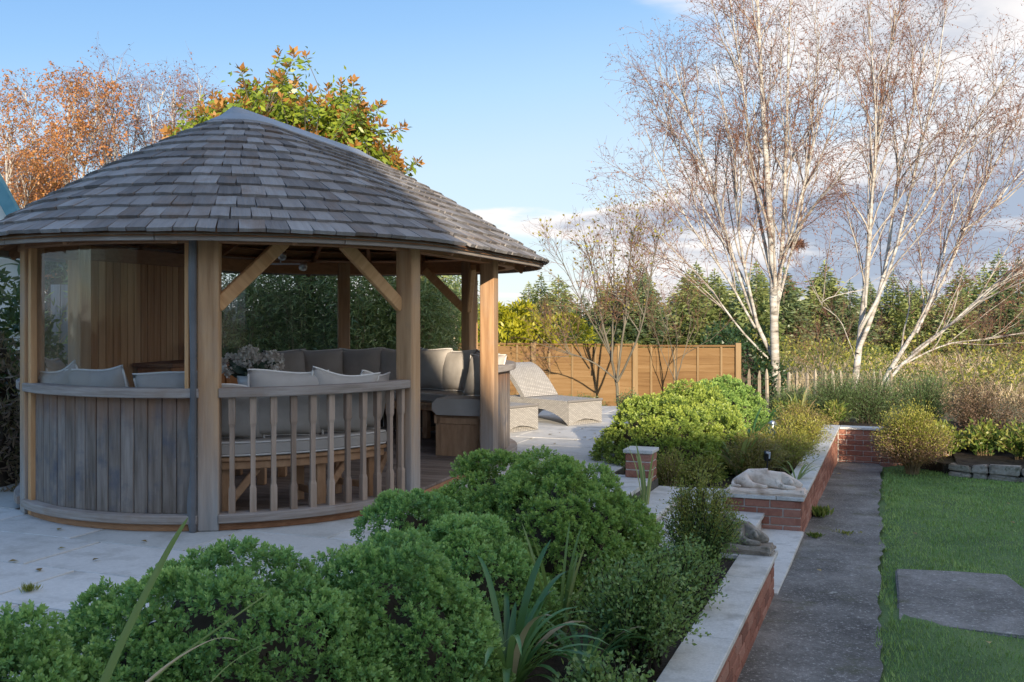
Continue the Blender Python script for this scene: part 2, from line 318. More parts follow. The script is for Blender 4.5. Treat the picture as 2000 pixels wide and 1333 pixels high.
def copy_thing(root, M, label, group=None):
    """a copy of a thing with copies of its parts and their sub-parts (mesh data shared)"""
    r = root.copy(); C.objects.link(r); r.matrix_basis = M; W[r.name] = M.copy(); r['label'] = label
    if group: r['group'] = group
    def kids(src, dst):
        for ch in src.children:
            c = ch.copy(); C.objects.link(c); c.parent = dst; c.matrix_basis = ch.matrix_basis.copy(); kids(ch, c)
    kids(root, r); return r

def npmesh(name, V, F, rnd=None, smooth=False, matidx=None):
    """fast mesh from arrays; F is (n,3) or (n,4)"""
    V = np.asarray(V, np.float32); F = np.asarray(F, np.int32); k = F.shape[1]
    me = bpy.data.meshes.new(name)
    me.vertices.add(len(V)); me.vertices.foreach_set('co', V.ravel())
    me.loops.add(F.size); me.loops.foreach_set('vertex_index', F.ravel())
    me.polygons.add(len(F)); me.polygons.foreach_set('loop_start', np.arange(0, F.size, k, dtype=np.int32))
    if matidx is not None: me.polygons.foreach_set('material_index', np.asarray(matidx, np.int32))
    if smooth: me.polygons.foreach_set('use_smooth', np.ones(len(F), bool))
    me.update(calc_edges=True)
    if rnd is not None:
        a = me.attributes.new('rnd', 'FLOAT', 'POINT'); a.data.foreach_set('value', np.asarray(rnd, np.float32))
    return me
def pymesh(name, V, F, smooth=False):
    me = bpy.data.meshes.new(name); me.from_pydata([tuple(v) for v in V], [], [tuple(f) for f in F])
    if smooth:
        for p in me.polygons: p.use_smooth = True
    me.update(); return me
def fix_normals(me):
    bm = bmesh.new(); bm.from_mesh(me); bmesh.ops.recalc_face_normals(bm, faces=bm.faces); bm.to_mesh(me); bm.free(); return me
_bx = {}
def box(name, sx, sy, sz, bev=0.004, key=''):
    """centred box mesh with worn edges, cached and shared"""
    k = (name, round(sx, 4), round(sy, 4), round(sz, 4), key)
    if k in _bx: return _bx[k]
    bm = bmesh.new(); bmesh.ops.create_cube(bm, size=1.0)
    for v in bm.verts: v.co = Vector((v.co.x * sx, v.co.y * sy, v.co.z * sz))
    if bev: bmesh.ops.bevel(bm, geom=bm.edges[:], offset=bev, segments=1, affect='EDGES')
    me = bpy.data.meshes.new(name); bm.to_mesh(me); bm.free(); _bx[k] = me; return me
def T(x, y, z): return Matrix.Translation((x, y, z))
def RZ(a): return Matrix.Rotation(a, 4, 'Z')
def RX(a): return Matrix.Rotation(a, 4, 'X')
def RY(a): return Matrix.Rotation(a, 4, 'Y')
def beam(name, m, parent, p0, p1, wx, wz, bev=0.006, roll=0.0):
    """square timber from p0 to p1"""
    p0, p1 = Vector(p0), Vector(p1); d = p1 - p0; L = d.length
    q = d.to_track_quat('Y', 'Z').to_matrix().to_4x4()
    me = box(name, wx, L, wz, bev, key=m)
    return mobj(name, me, m, parent, Matrix.Translation((p0 + p1) / 2) @ q @ RY(roll))
def tube_arrays(paths, sides=4, cap=False):
    """paths: list of (pts n*3, radii n). returns V,F quads, vectorised per length"""
    Vs, Fs, off = [], [], 0
    by = {}
    for p, r in paths: by.setdefault(len(p), []).append((p, r))
    ang = np.arange(sides) * 2 * np.pi / sides
    for n, lst in by.items():
        P = np.array([a for a, _ in lst], float); R = np.array([b for _, b in lst], float)
        Tn = np.empty_like(P); Tn[:, 1:-1] = P[:, 2:] - P[:, :-2]; Tn[:, 0] = P[:, 1] - P[:, 0]; Tn[:, -1] = P[:, -1] - P[:, -2]
        Tn /= np.linalg.norm(Tn, axis=2, keepdims=True) + 1e-9
        ref = np.where(np.abs(Tn[..., 2:3]) > 0.9, np.array([1.0, 0, 0]), np.array([0, 0, 1.0]))
        ref = np.broadcast_to(ref[:, :1], P.shape)
        A = np.cross(Tn, ref); A /= np.linalg.norm(A, axis=2, keepdims=True) + 1e-9
        B = np.cross(Tn, A)
        ring = P[:, :, None] + R[:, :, None, None] * (A[:, :, None] * np.cos(ang)[None, None, :, None] + B[:, :, None] * np.sin(ang)[None, None, :, None])
        b = len(lst); V = ring.reshape(-1, 3)
        i = np.arange(n - 1)[:, None] * sides; j = np.arange(sides)[None]; j2 = (j + 1) % sides
        q = np.stack([i + j, i + sides + j, i + sides + j2, i + j2], -1).reshape(-1, 4)
        F = (q[None] + (np.arange(b) * n * sides)[:, None, None]).reshape(-1, 4) + off
        Vs.append(V); Fs.append(F); off += len(V)
    return np.concatenate(Vs), np.concatenate(Fs)
def tubes(name, paths, m, parent=None, sides=4, smooth=True, M=I4):
    V, F = tube_arrays(paths, sides); return mobj(name, npmesh(name, V, F, smooth=smooth), m, parent, M)
def unit(a): return a / (np.linalg.norm(a, axis=-1, keepdims=True) + 1e-9)
def leaf_arrays(Cn, D, L, Wd, r, rnd, bend=0.15):
    """diamond leaves: base Cn, direction D, length L, width Wd"""
    n = len(Cn); D = unit(D); rv = r.normal(size=(n, 3)); Sd = unit(np.cross(D, rv)); N = np.cross(Sd, D)
    L = np.broadcast_to(L, n)[:, None]; Wd = np.broadcast_to(Wd, n)[:, None]
    mid = Cn + D * L * 0.5 + N * L * bend
    V = np.stack([Cn, mid + Sd * Wd * 0.5, Cn + D * L, mid - Sd * Wd * 0.5], 1).reshape(-1, 3)
    F = np.arange(4 * n).reshape(-1, 4)
    return V, F, np.repeat(np.broadcast_to(rnd, n), 4)
def leaves(name, Cn, D, L, Wd, m, parent=None, rnd=None, r=rng, bend=0.15, M=I4):
    if rnd is None: rnd = r.random(len(Cn))
    V, F, a = leaf_arrays(np.asarray(Cn), np.asarray(D), L, Wd, r, rnd, bend)
    return stuff(mobj(name, npmesh(name, V, F, rnd=a), m, parent, M))

# the garden wall direction: (d across to the right, e along away from the camera)
A0 = rad(21.05); CA, SA = math.cos(A0), math.sin(A0)
def P(d, e, z=0.0): return Vector((d * CA + e * SA, -d * SA + e * CA, z))
MW = RZ(-A0)                    # local x = d, local y = e
def DE(x, y): return x * CA - y * SA, x * SA + y * CA
def path_z(e): return -0.42 - 0.20 * min(max((e - 7.2) / 7.8, 0), 1)
# ------------------------------------------------------------------ ground, terrace, path, lawn
def ground_z(x, y):
    t = np.clip((y - 14.6) / 1.6, 0, 1); z = -1.05 + 0.78 * t * t * (3 - 2 * t)
    t2 = np.clip((y - 30) / 20, 0, 1); z = z + 0.25 * t2 * t2 * (3 - 2 * t2)
    return z + 0.06 * np.sin(x * 0.9) * np.sin(y * 0.7) * t
gx = np.concatenate([np.linspace(-900, -40, 12), np.linspace(-36, 44, 81), np.linspace(50, 900, 12)])
gy = np.concatenate([np.linspace(-300, -12, 8), np.linspace(-10, 62, 73), np.linspace(70, 1000, 14)])
GX, GY = np.meshgrid(gx, gy); V = np.stack([GX, GY, ground_z(GX, GY)], -1).reshape(-1, 3)
nx, ny = len(gx), len(gy); ii = (np.arange(ny - 1)[:, None] * nx + np.arange(nx - 1)[None]).ravel()
structure(mobj('ground', npmesh('ground', V, np.stack([ii, ii + 1, ii + nx + 1, ii + nx], 1), smooth=True), 'ground'))

def prism(name, poly, z0, z1, m, parent=None, de=True, kind=None):
    pts = [P(a, b) if de else Vector((a, b, 0)) for a, b in poly]; n = len(pts)
    Vv = [(p.x, p.y, z0) for p in pts] + [(p.x, p.y, z1) for p in pts]
    F = [tuple(range(n))[::-1], tuple(range(n, 2 * n))] + [(i, (i + 1) % n, n + (i + 1) % n, n + i) for i in range(n)]
    o = mobj(name, fix_normals(pymesh(name, Vv, F)), m, parent)
    if kind: o['kind'] = kind
    return o
# terrace bed course (dark joints show between the slabs)
terr = prism('terrace', [(-14, -3), (-2.62, -3), (-2.62, 6.79), (-2.05, 6.79), (-2.05, 9.10), (-2.5, 9.10), (-2.5, 15.6), (-14, 15.6)], -0.9, -0.012, 'joint', kind='structure')
C1 = Vector((-2.35, 8.594, 0)); UX = Vector((0.3007, 0.9537, 0)); NX = Vector((0.9537, -0.3007, 0)); RP = 1.67; LS = 2.2
C2 = C1 + UX * LS
TOT = 2 * LS + 2 * math.pi * RP
def spos(s, r):
    """stadium plan: point and outward normal at run s (measured along the post line), offset radius r"""
    s %= TOT
    if s <= LS: return C1 + UX * s + NX * r, NX.copy()
    s -= LS
    if s <= math.pi * RP:
        a = s / RP; n = NX * math.cos(a) + UX * math.sin(a); return C2 + n * r, n
    s -= math.pi * RP
    if s <= LS: return C2 - UX * s - NX * r, -NX
    a = (s - LS) / RP; n = -NX * math.cos(a) - UX * math.sin(a); return C1 + n * r, n
def sdist(p):
    v = p - C1; t = min(max(v.dot(UX), 0), LS); return (v - UX * t).length

SW, SD = 0.93, 0.63
for row in range(-1, 25):
    e0 = 0.13 + row * SD; off = (0.0, 0.41, 0.68)[row % 3]
    if e0 < 1.6 or e0 > 15.5: continue
    dmax = -2.06 if 6.8 <= e0 + 0.3 <= 9.1 else (-2.63 if e0 < 6.8 else -2.51)
    d0 = dmax - off
    edges = [dmax] + ([] if off == 0 else [d0]); 
    while edges[-1] > -8.5: edges.append(edges[-1] - SW)
    for a, b in zip(edges[1:], edges[:-1]):
        wd = b - a
        if wd < 0.12: continue
        ctr = P((a + b) / 2, e0 + SD / 2)
        if sdist(ctr) < 1.25: continue
        if ctr.x / max(ctr.y, .1) < -0.66 or ctr.y < 2: continue
        me = box('paving_slab', wd - 0.013, SD - 0.013, 0.034, 0.004, key='pav')
        mobj('paving_slab', me, 'paving', terr, MW @ T((a + b) / 2, e0 + SD / 2, -0.017 + random.uniform(-0.0025, 0.0025)) @ RX(random.gauss(0, 0.0018)))
for (d0, d1, e0, e1) in ((-2.50, -2.31, 8.95, 9.10), (-2.30, -2.06, 8.70, 8.84)):
    mobj('paving_slab', box('paving_slab', d1 - d0 - .008, e1 - e0 - .004, .034, .004, key='pav'), 'paving', terr, MW @ T((d0 + d1) / 2, (e0 + e1) / 2, -.0175))
# planting beds
def bed(name, poly, z, n=14, rough=0.05):
    """an uneven soil sheet over a polygon (d,e) grid quad"""
    (a, b, c, d) = [np.array(q, float) for q in poly]
    u = np.linspace(0, 1, n); U, Vv = np.meshgrid(u, u); U, Vv = U[..., None], Vv[..., None]
    Q = (a * (1 - U) + b * U) * (1 - Vv) + (d * (1 - U) + c * U) * Vv
    X, Y = Q[..., 0] * CA + Q[..., 1] * SA, -Q[..., 0] * SA + Q[..., 1] * CA
    Z = z + rough * rng.normal(size=X.shape) * 0.5
    idx = (np.arange(n - 1)[:, None] * n + np.arange(n - 1)[None]).ravel()
    return structure(mobj(name, npmesh(name, np.stack([X, Y, Z], -1).reshape(-1, 3), np.stack([idx, idx + 1, idx + n + 1, idx + n], 1), smooth=True), 'soil'))
bed('soil_bed', [(-2.6, 0.5), (-0.99, 0.5), (-0.99, 6.8), (-2.6, 6.8)], -0.17)
bed('soil_bed', [(-2.49, 9.36), (-0.99, 9.36), (-0.99, 15.3), (-2.49, 15.3)], -0.17)
bed('soil_bed', [(-3.4, 15.36), (2.6, 15.36), (2.6, 17.4), (-3.4, 17.4)], -0.22, 20)
bed('soil_bed', [(0.75, 14.2), (4.6, 13.1), (5.2, 15.5), (0.75, 15.4)], -0.44, 16)
# path with a ragged edge
n = 260; es = np.linspace(-2, 15.2, n)
vl, vr = [], []
edge = lambda e: -0.09 + 0.022 * math.sin(e * 3.1 + 2 * math.sin(e * 1.3)) + 0.012 * math.sin(e * 11.7 + 3 * math.sin(e * 2.9)) + 0.003 * math.sin(e * 37 + 2 * math.sin(e * 7)) - 0.085 * max(0, min(1, (e - 8) / 5))
for e in es:
    vl.append(P(-0.785, e, path_z(e))); vr.append(P(edge(e), e, path_z(e) - 0.004))
Vp = []
for t in np.linspace(0, 1, 9):
    for a, b in zip(vl, vr):
        v = a.lerp(b, t); v.z += 0.010 * math.sin(v.x * 3.1 + v.y * 2.3) * math.sin(v.y * 1.7) * math.sin(math.pi * t); Vp.append(v)
Fp = [(i + k * n, i + 1 + k * n, i + 1 + (k + 1) * n, i + (k + 1) * n) for k in range(8) for i in range(n - 1)]
structure(mobj('path', pymesh('path', Vp, Fp, True), 'path_concrete'))
# lawn
def lawn_z(d, e):
    return -0.43 - 0.20 * np.clip((e - 7.2) / 7.8, 0, 1) + 0.02 * np.sin(d * 1.7 + 1) * np.sin(e * 1.3) + 0.012 * np.sin(d * 5 + e * 3)
d_ = np.linspace(-0.28, 9.5, 60); e_ = np.linspace(-3, 15.0, 110); Dd, Ee = np.meshgrid(d_, e_)
Zl = lawn_z(Dd, Ee) - 0.03 * (Dd < -0.06)
V = np.stack([Dd * CA + Ee * SA, -Dd * SA + Ee * CA, Zl], -1).reshape(-1, 3)
ii = (np.arange(109)[:, None] * 60 + np.arange(59)[None]).ravel()
structure(mobj('lawn', npmesh('lawn', V, np.stack([ii, ii + 1, ii + 61, ii + 60], 1), smooth=True), 'lawn'))
# concrete slabs let into the lawn
SLABZ = -0.410
def in_slab(d, e):
    return (d > 0.0) & (d < 1.0) & (e > 6.68 - 0.06 * d) & (e < 8.03 + 0.17 * d) & (d < 1.0 - np.clip(e - 7.3, 0, 9) * 0.27) & (d - 0.72 < (e - 6.63) * 1.1)
m_ = prism('paving_slab', [(0.01, 6.67), (0.40, 6.63), (0.73, 6.62), (1.0, 6.88), (0.99, 7.35), (0.86, 7.72), (0.77, 8.15), (0.4, 8.12), (0.0, 8.04), (0.015, 7.3)], -0.5, SLABZ, 'slab_concrete')
bmm = bmesh.new(); bmm.from_mesh(m_.data); bmesh.ops.bevel(bmm, geom=bmm.edges[:], offset=0.012, segments=2, affect='EDGES'); bmm.to_mesh(m_.data); bmm.free()
tag(m_, 'worn concrete slab with cut corner and pale lichen spots set into the lawn', 'paving slab')
# grass blades
def grass(name, n, reg, hmin, hmax, wd, pw):
    """n blades over (d,e) region, denser near the camera"""
    d = reg[0] + (reg[1] - reg[0]) * rng.random(n); e = reg[2] + (reg[3] - reg[2]) * rng.random(n) ** pw
    wob = -0.075 + 0.03 * np.sin(e * 2.7 + 1.2 + 2 * np.sin(e * 1.9)) + 0.02 * np.sin(e * 15.0 + 3 * np.sin(e * 4.1)) - 0.085 * np.clip((e - 8) / 5, 0, 1)
    k = (d > wob) & ~in_slab(d + 0.02 * np.sin(e * 19 + 3 * np.sin(e * 7)) , e + 0.02 * np.sin(d * 23 + 2 * np.sin(d * 9))); d, e = d[k], e[k]; n = len(d)
    tuf = 0.6 + 0.8 * (0.5 + 0.5 * np.sin(d * 7 + 2 * np.sin(e * 5)) * np.sin(e * 6 + d))
    h = (hmin + (hmax - hmin) * rng.random(n)) * tuf
    X, Y = d * CA + e * SA, -d * SA + e * CA; Z = lawn_z(d, e) - 0.004
    a = rng.random(n) * 6.283; le = (0.25 + 0.6 * rng.random(n)) * h; wv = wd * (0.7 + 0.6 * rng.random(n)) * (0.6 + e / 9)
    b = np.stack([X, Y, Z], -1); sx = np.stack([np.cos(a + 1.57), np.sin(a + 1.57), 0 * a], -1) * wv[:, None] / 2
    tip = b + np.stack([np.cos(a) * le, np.sin(a) * le, h], -1)
    V = np.stack([b - sx, b + sx, tip], 1).reshape(-1, 3)
    pat = 0.5 + 0.25 * np.sin(d * 2.1 + 1.3 * np.sin(e * 1.1)) * np.sin(e * 1.7 + 0.5) + 0.25 * np.sin(d * 6.3 + 2 * np.sin(e * 3.7)) * np.sin(e * 4.9 + 2 * np.sin(d * 2.2))
    r = np.clip(0.45 * rng.random(n) + 0.62 * pat - .03, 0, 1)
    return stuff(mobj(name, npmesh(name, V, np.arange(3 * n).reshape(-1, 3), rnd=np.repeat(r, 3)), 'grass_blade'))
g = grass('grass', 215000, (-0.14, 6.0, 4.0, 14.6), 0.012, 0.036, 0.0045, 1.3)
g['label'] = 'short green lawn grass beside the concrete path'
# moss and grass creeping over the path edge, tufts in joints
def tuft(ctr, n, rr, h, m, wd=0.006, lean=0.6, lw=None):
    a = rng.random(n) * 6.283; q = rr * rng.random(n) * (.6 + .4 * np.sin(a * 3 + 1))
    b = np.array(ctr) + np.stack([np.cos(a) * q, np.sin(a) * q, 0 * a], -1)
    D = np.stack([np.cos(a) * lean * rng.random(n), np.sin(a) * lean * rng.random(n), 0.4 + 0.6 * rng.random(n)], -1)
    return b, D, h * (0.5 + 0.6 * rng.random(n))

# ------------------------------------------------------------------ brick walls, pillar, steps
def coursed(parent, origin, dirn, normal_out, length, z_top, z_bot_fn, start_half=False, m='brick'):
    """courses of single bricks hung down from z_top; bricks run along dirn; face looks along normal_out (wall frame)"""
    k = 0; cnt = 0
    while True:
        zc = z_top - 0.0375 - 0.075 * k
        t = -0.1125 if (k % 2) ^ start_half else 0.0
        any_ = False
        while t < length - 0.03:
            a, b = max(t, 0), min(t + 0.225, length); t += 0.225
            if b - a < 0.05: continue
            mid = (a + b) / 2; q = origin + dirn * mid
            if zc + 0.03 < z_bot_fn(q): continue
            any_ = True
            me = box('brick', round(b - a - 0.011, 3), 0.10, 0.0635, 0.004)
            ang = math.atan2(dirn.y, dirn.x)
            c = q - normal_out * (0.05 - random.uniform(0, 0.003))
            mobj('brick', me, m, parent, MW @ T(c.x, c.y, zc) @ RZ(ang + random.gauss(0, 0.004)) @ RX(random.gauss(0, 0.006))); cnt += 1
        k += 1
        if not any_ or k > 12: break
    return cnt
V2 = lambda d, e: Vector((d, e, 0))
def wallbody(parent, d0, d1, e0, e1, z0, z1):
    me = box('mortar_core', d1 - d0, e1 - e0, z1 - z0, 0); return mobj('mortar_core', me, 'mortar', parent, MW @ T((d0 + d1) / 2, (e0 + e1) / 2, (z0 + z1) / 2))
def copings(parent, along, fixed, a0, a1, width, z, lens, over=0.0):
    """coping slabs along 'e' or 'd' """
    a = a0; i = 0
    while a < a1 - 0.02:
        L = min(lens[i % len(lens)], a1 - a); 
        if a1 - a - L < 0.15: L = a1 - a
        me = box('coping_slab', width if along == 'e' else L - 0.005, L - 0.005 if along == 'e' else width, 0.032, 0.004)
        c = (fixed, a + L / 2) if along == 'e' else (a + L / 2, fixed)
        mobj('coping_slab', me, 'coping', parent, MW @ T(c[0], c[1], z + random.uniform(-0.001, 0.001)))
        a += L; i += 1
ZC = -0.131      # coping centre
pzf = lambda q: path_z(q.y) - 0.02
near = thing('retaining_wall', 'nearest low red brick garden wall with pale coping in front of the green hedge', 'garden wall', P(-0.87, 4.5, -0.45))
coursed(near, V2(-0.775, 2.9), V2(0, 1), V2(1, 0), 4.125, ZC - 0.018, pzf)
coursed(near, V2(-1.55, 7.025), V2(1, 0), V2(0, 1), 0.675, ZC - 0.018, lambda q: -0.44, True)
wallbody(near, -0.96, -0.783, 2.9, 7.015, -0.62, ZC - 0.019); wallbody(near, -1.55, -0.962, 6.85, 7.015, -0.62, ZC - 0.020)
copings(near, 'e', -0.868, 2.9, 7.04, 0.236, ZC, [1.22, 0.9, 1.22])
copings(near, 'd', 6.92, -1.62, -0.989, 0.24, ZC, [0.63])
far = thing('retaining_wall', 'long red brick garden wall with pale coping turning the corner behind the ball shrub', 'garden wall', P(-0.87, 12, -0.5))
coursed(far, V2(-0.775, 9.125), V2(0, 1), V2(1, 0), 5.99, ZC - 0.018, pzf)
coursed(far, V2(-1.72, 9.125), V2(1, 0), V2(0, -1), 0.945, ZC - 0.018, lambda q: -0.41)
coursed(far, V2(-0.765, 15.12), V2(1, 0), V2(0, -1), 1.46, ZC - 0.018, lambda q: -0.72, True)
wallbody(far, -0.96, -0.783, 9.135, 15.3, -0.8, ZC - 0.019); wallbody(far, -1.72, -0.962, 9.135, 9.33, -0.6, ZC - 0.020); wallbody(far, -0.78, 0.70, 15.13, 15.32, -0.9, ZC - 0.021)
copings(far, 'e', -0.868, 9.105, 15.34, 0.236, ZC, [0.9, 1.22, 0.6])
copings(far, 'd', 9.225, -1.76, -0.989, 0.24, ZC, [0.772])
copings(far, 'd', 15.215, -0.747, 0.72, 0.25, ZC, [0.75, 0.717])
pil = thing('brick_pillar', 'short square red brick pillar with pale cap at the top of the steps', 'pillar', P(-2.18, 8.97, 0))
wallbody(pil, -2.293, -2.067, 8.857, 9.083, -0.16, 0.239)
for fc in range(6):
    zc = 0.24 - 0.0375 - 0.075 * fc
    for (c, nrm, ln, hv) in ((V2(-2.30, 8.85), V2(0, -1), V2(1, 0), 0), (V2(-2.06, 8.85), V2(1, 0), V2(0, 1), 1), (V2(-2.06, 9.09), V2(0, 1), V2(-1, 0), 0), (V2(-2.30, 9.09), V2(-1, 0), V2(0, -1), 1)):
        split = [0.12, 0.12] if (fc + hv) % 2 == 0 else [0.24]
        a = 0
        for L in split:
            q = c + ln * (a + L / 2) - nrm * (0.02 - random.uniform(0, 0.002)); a += L
            mobj('brick', box('brick', round(L - 0.010, 3), 0.04, 0.0635, 0.004), 'brick', pil, MW @ T(q.x, q.y, zc) @ RZ(math.atan2(ln.y, ln.x)))
mobj('cap', box('pillar_cap', 0.275, 0.275, 0.032, 0.004), 'coping', pil, MW @ T(-2.18, 8.97, 0.258))
steps = thing('stone_steps', 'pale stone steps leading down between the two dog statues to the path', 'steps', P(-1.4, 8.1, -0.42))
TR = [(-2.05, -1.76, -0.085), (-1.79, -1.42, -0.145), (-1.45, -1.09, -0.27), (-1.12, -0.752, -0.41)]
for i, (d0, d1, z) in enumerate(TR):
    for (e0, e1) in ((7.03, 8.05), (8.056, 9.12)):
        mobj('tread', box('tread', d1 - d0, e1 - e0 - 0.004, 0.034, 0.004), 'coping', steps, MW @ T((d0 + d1) / 2, (e0 + e1) / 2, z - 0.017))
    zb = TR[i + 1][2] - 0.034 if i < 3 else -0.7
    mobj('riser', box('riser', 0.10, 2.06, z - 0.034 - zb, 0), 'mortar', steps, MW @ T(d1 - 0.075, 8.075, (z - 0.034 + zb) / 2))
    if i == 3:
        e = 7.1
        while e < 9.1:
            mobj('brick', box('brick', 0.214, 0.05, 0.0635, 0.004), 'brick', steps, MW @ T(d1 - 0.05, e + 0.11, z - 0.07) @ RZ(rad(90))); e += 0.225
mobj('edge_slab', box('edge_slab', 0.30, 0.85, 0.04, 0.004), 'coping', steps, MW @ T(-2.20, 8.40, -0.02 + 0.024))

# ------------------------------------------------------------------ gazebo
gz = thing('gazebo', 'oval cedar gazebo with grey shingle roof standing on the pale terrace', 'gazebo', (C1 + UX * 1.1)[:])
POSTS = {'L': -3.635, 'F': -1.874, 'R1': -0.19, 'R2': 1.77, 'B2': 4.02, 'B1': 5.73, 'K1': 7.6, 'K2': 9.66}
SLOPE = 0.583; ZR = 3.255
def zroof(r): return ZR - SLOPE * r + 0.05 * math.sin(math.pi * min(r / 2.05, 1)) 
def arc_sweep(name, s0, s1, r0, r1, z0, z1, m, parent=gz, step=0.12, zf=None, bev=0.006):
    """solid bar following the oval between radii r0..r1"""
    n = max(2, int(abs(s1 - s0) / step) + 1); V = []; prof = [(r0 + bev, z0), (r1 - bev, z0), (r1, z0 + bev), (r1, z1 - bev), (r1 - bev, z1), (r0 + bev, z1), (r0, z1 - bev), (r0, z0 + bev)]
    k = len(prof)
    for i in range(n):
        s = s0 + (s1 - s0) * i / (n - 1)
        for (r, z) in prof: p, _ = spos(s, r); V.append((p.x, p.y, z))
    F = [tuple(range(k)), tuple(range((n - 1) * k, n * k))[::-1]]
    for i in range(n - 1):
        for j in range(k): F.append((i * k + j, i * k + (j + 1) % k, (i + 1) * k + (j + 1) % k, (i + 1) * k + j))
    return mobj(name, fix_normals(pymesh(name, V, F)), m, parent)
def smat(s, r, z, face=0.0):
    """matrix with local y pointing outward and local x along the oval"""
    p, n = spos(s, r); return T(p.x, p.y, z) @ RZ(math.atan2(n.y, n.x) - math.pi / 2 + face)
# deck
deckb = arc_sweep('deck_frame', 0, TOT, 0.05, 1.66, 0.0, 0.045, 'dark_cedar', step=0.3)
yy = -1.72
axis_a = math.atan2(UX.y, UX.x)
while yy < LS + 1.7:
    yc = yy + 0.06; hw = RP - 0.02
    o_ = max(0, -yc, yc - LS); half = math.sqrt(max(hw * hw - o_ * o_, 0.0))
    if half > 0.2:
        c = C1 + UX * yc
        mobj('deck_board', box('deck_board', round(2 * half, 2), 0.114, 0.024, 0.004), 'deck_wood', gz, T(c.x, c.y, 0.058) @ RZ(axis_a - math.pi / 2))
    yy += 0.12
pm = box('post', 0.145, 0.145, 2.14, 0.008)
for nm, s in POSTS.items():
    mobj('post', pm, 'post_wood', gz, smat(s, RP - 0.02 if nm in 'LF' else RP, 1.07))
# ring beam, in straight-ish lengths
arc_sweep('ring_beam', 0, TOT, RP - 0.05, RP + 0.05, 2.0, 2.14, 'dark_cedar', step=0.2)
def brace(s0, s1):
    p0, _ = spos(s0, RP - 0.01); p1, _ = spos(s1, RP - 0.01)
    d = (p1 - p0).normalized()
    a = p0 + d * 0.05; b = p0 + d * 0.56
    beam('brace', 'cedar', gz, (a.x, a.y, 1.56), (b.x, b.y, 2.04), 0.055, 0.095)
for a, b in (('F', 'R1'), ('R1', 'F'), ('R2', 'B2'), ('B2', 'R2'), ('B2', 'B1')): brace(POSTS[a], POSTS[b])
# rails, balusters, boarded panels
arc_sweep('hand_rail', POSTS['L'] + 0.06, POSTS['F'] - 0.06, 1.60, 1.735, 0.925, 0.99, 'rail_wood')
arc_sweep('hand_rail', POSTS['F'] + 0.07, POSTS['R1'] + 0.01, 1.62, 1.735, 0.925, 0.99, 'rail_wood')
arc_sweep('hand_rail', POSTS['R2'] + 0.07, POSTS['B2'] - 0.07, 1.60, 1.73, 0.925, 0.99, 'rail_wood')
arc_sweep('hand_rail', POSTS['B2'] + 0.07, POSTS['B1'] - 0.07, 1.60, 1.73, 0.925, 0.99, 'rail_wood')
arc_sweep('hand_rail', POSTS['B1'] + 0.07, POSTS['K1'] - 0.07, 1.60, 1.73, 0.925, 0.99, 'rail_wood')
arc_sweep('hand_rail', POSTS['K2'] + 0.07, TOT + POSTS['L'] - 0.07, 1.60, 1.73, 0.925, 0.99, 'rail_wood')
for a, b in (('L', 'F'), ('F', 'R1'), ('R2', 'B2'), ('B2', 'B1'), ('B1', 'K1'), ('K1', 'K2')):
    arc_sweep('bottom_rail', POSTS[a] + 0.07, POSTS[b] - 0.07, 1.60, 1.745, 0.055, 0.115, 'rail_wood')
    arc_sweep('plinth', POSTS[a] + 0.07, POSTS[b] - 0.07, 1.62, 1.70, -0.002, 0.054, 'dark_cedar')
arc_sweep('bottom_rail', POSTS['K2'] + 0.07, TOT + POSTS['L'] - 0.07, 1.60, 1.745, 0.055, 0.115, 'rail_wood')
def lathe_sq(prof):
    V = []; F = []
    for (z, h) in prof: V += [(-h, -h, z), (h, -h, z), (h, h, z), (-h, h, z)]
    for i in range(len(prof) - 1):
        for j in range(4): F.append((4 * i + j, 4 * i + (j + 1) % 4, 4 * i + 4 + (j + 1) % 4, 4 * i + 4 + j))
    F += [(3, 2, 1, 0), tuple(range(4 * len(prof) - 4, 4 * len(prof)))]
    return V, F
balm = pymesh('baluster', *lathe_sq([(0, .0225), (.17, .0225), (.195, .0165), (.60, .0165), (.625, .0225), (.812, .0225)]))
for i in range(11):
    s = POSTS['F'] + 0.155 + i * (1.684 - 0.155 - 0.115) / 10
    mobj('baluster', balm, 'baluster_wood', gz, smat(s, 1.675, 0.114, random.gauss(0, 0.03)))
def boards(s0, s1, r, z0, z1, m, width=0.105, flip=False):
    n = max(1, round((s1 - s0) / width)); wdt = (s1 - s0) / n
    me = box('board', round(wdt * r / RP - 0.005, 4), 0.02, round(z1 - z0, 3), 0.004, key=m)
    for i in range(n):
        mobj('board', me, m, gz, smat(s0 + (i + .5) * wdt, r + random.uniform(-.0015, .0015), (z0 + z1) / 2))
boards(POSTS['L'] + 0.09, POSTS['F'] - 0.12, 1.655, 0.115, 0.925, 'weathered_board')
boards(POSTS['R2'] + 0.08, POSTS['B2'] - 0.08, 1.655, 0.115, 0.925, 'weathered_board')
boards(POSTS['B2'] + 0.08, POSTS['B1'] - 0.08, 1.655, 0.115, 0.925, 'weathered_board')
boards(POSTS['B1'] + 0.08, POSTS['K1'] - 0.08, 1.655, 0.115, 0.925, 'weathered_board')
boards(POSTS['K2'] + 0.08, TOT + POSTS['L'] - 0.08, 1.655, 0.115, 0.925, 'weathered_board')
boards(POSTS['K1'] + 0.08, POSTS['K2'] - 0.08, 1.62, 0.115, 2.0, 'cedar', 0.098)
boards(POSTS['K1'] + 0.08, POSTS['K2'] - 0.08, 1.69, 0.115, 2.0, 'weathered_board', 0.098)
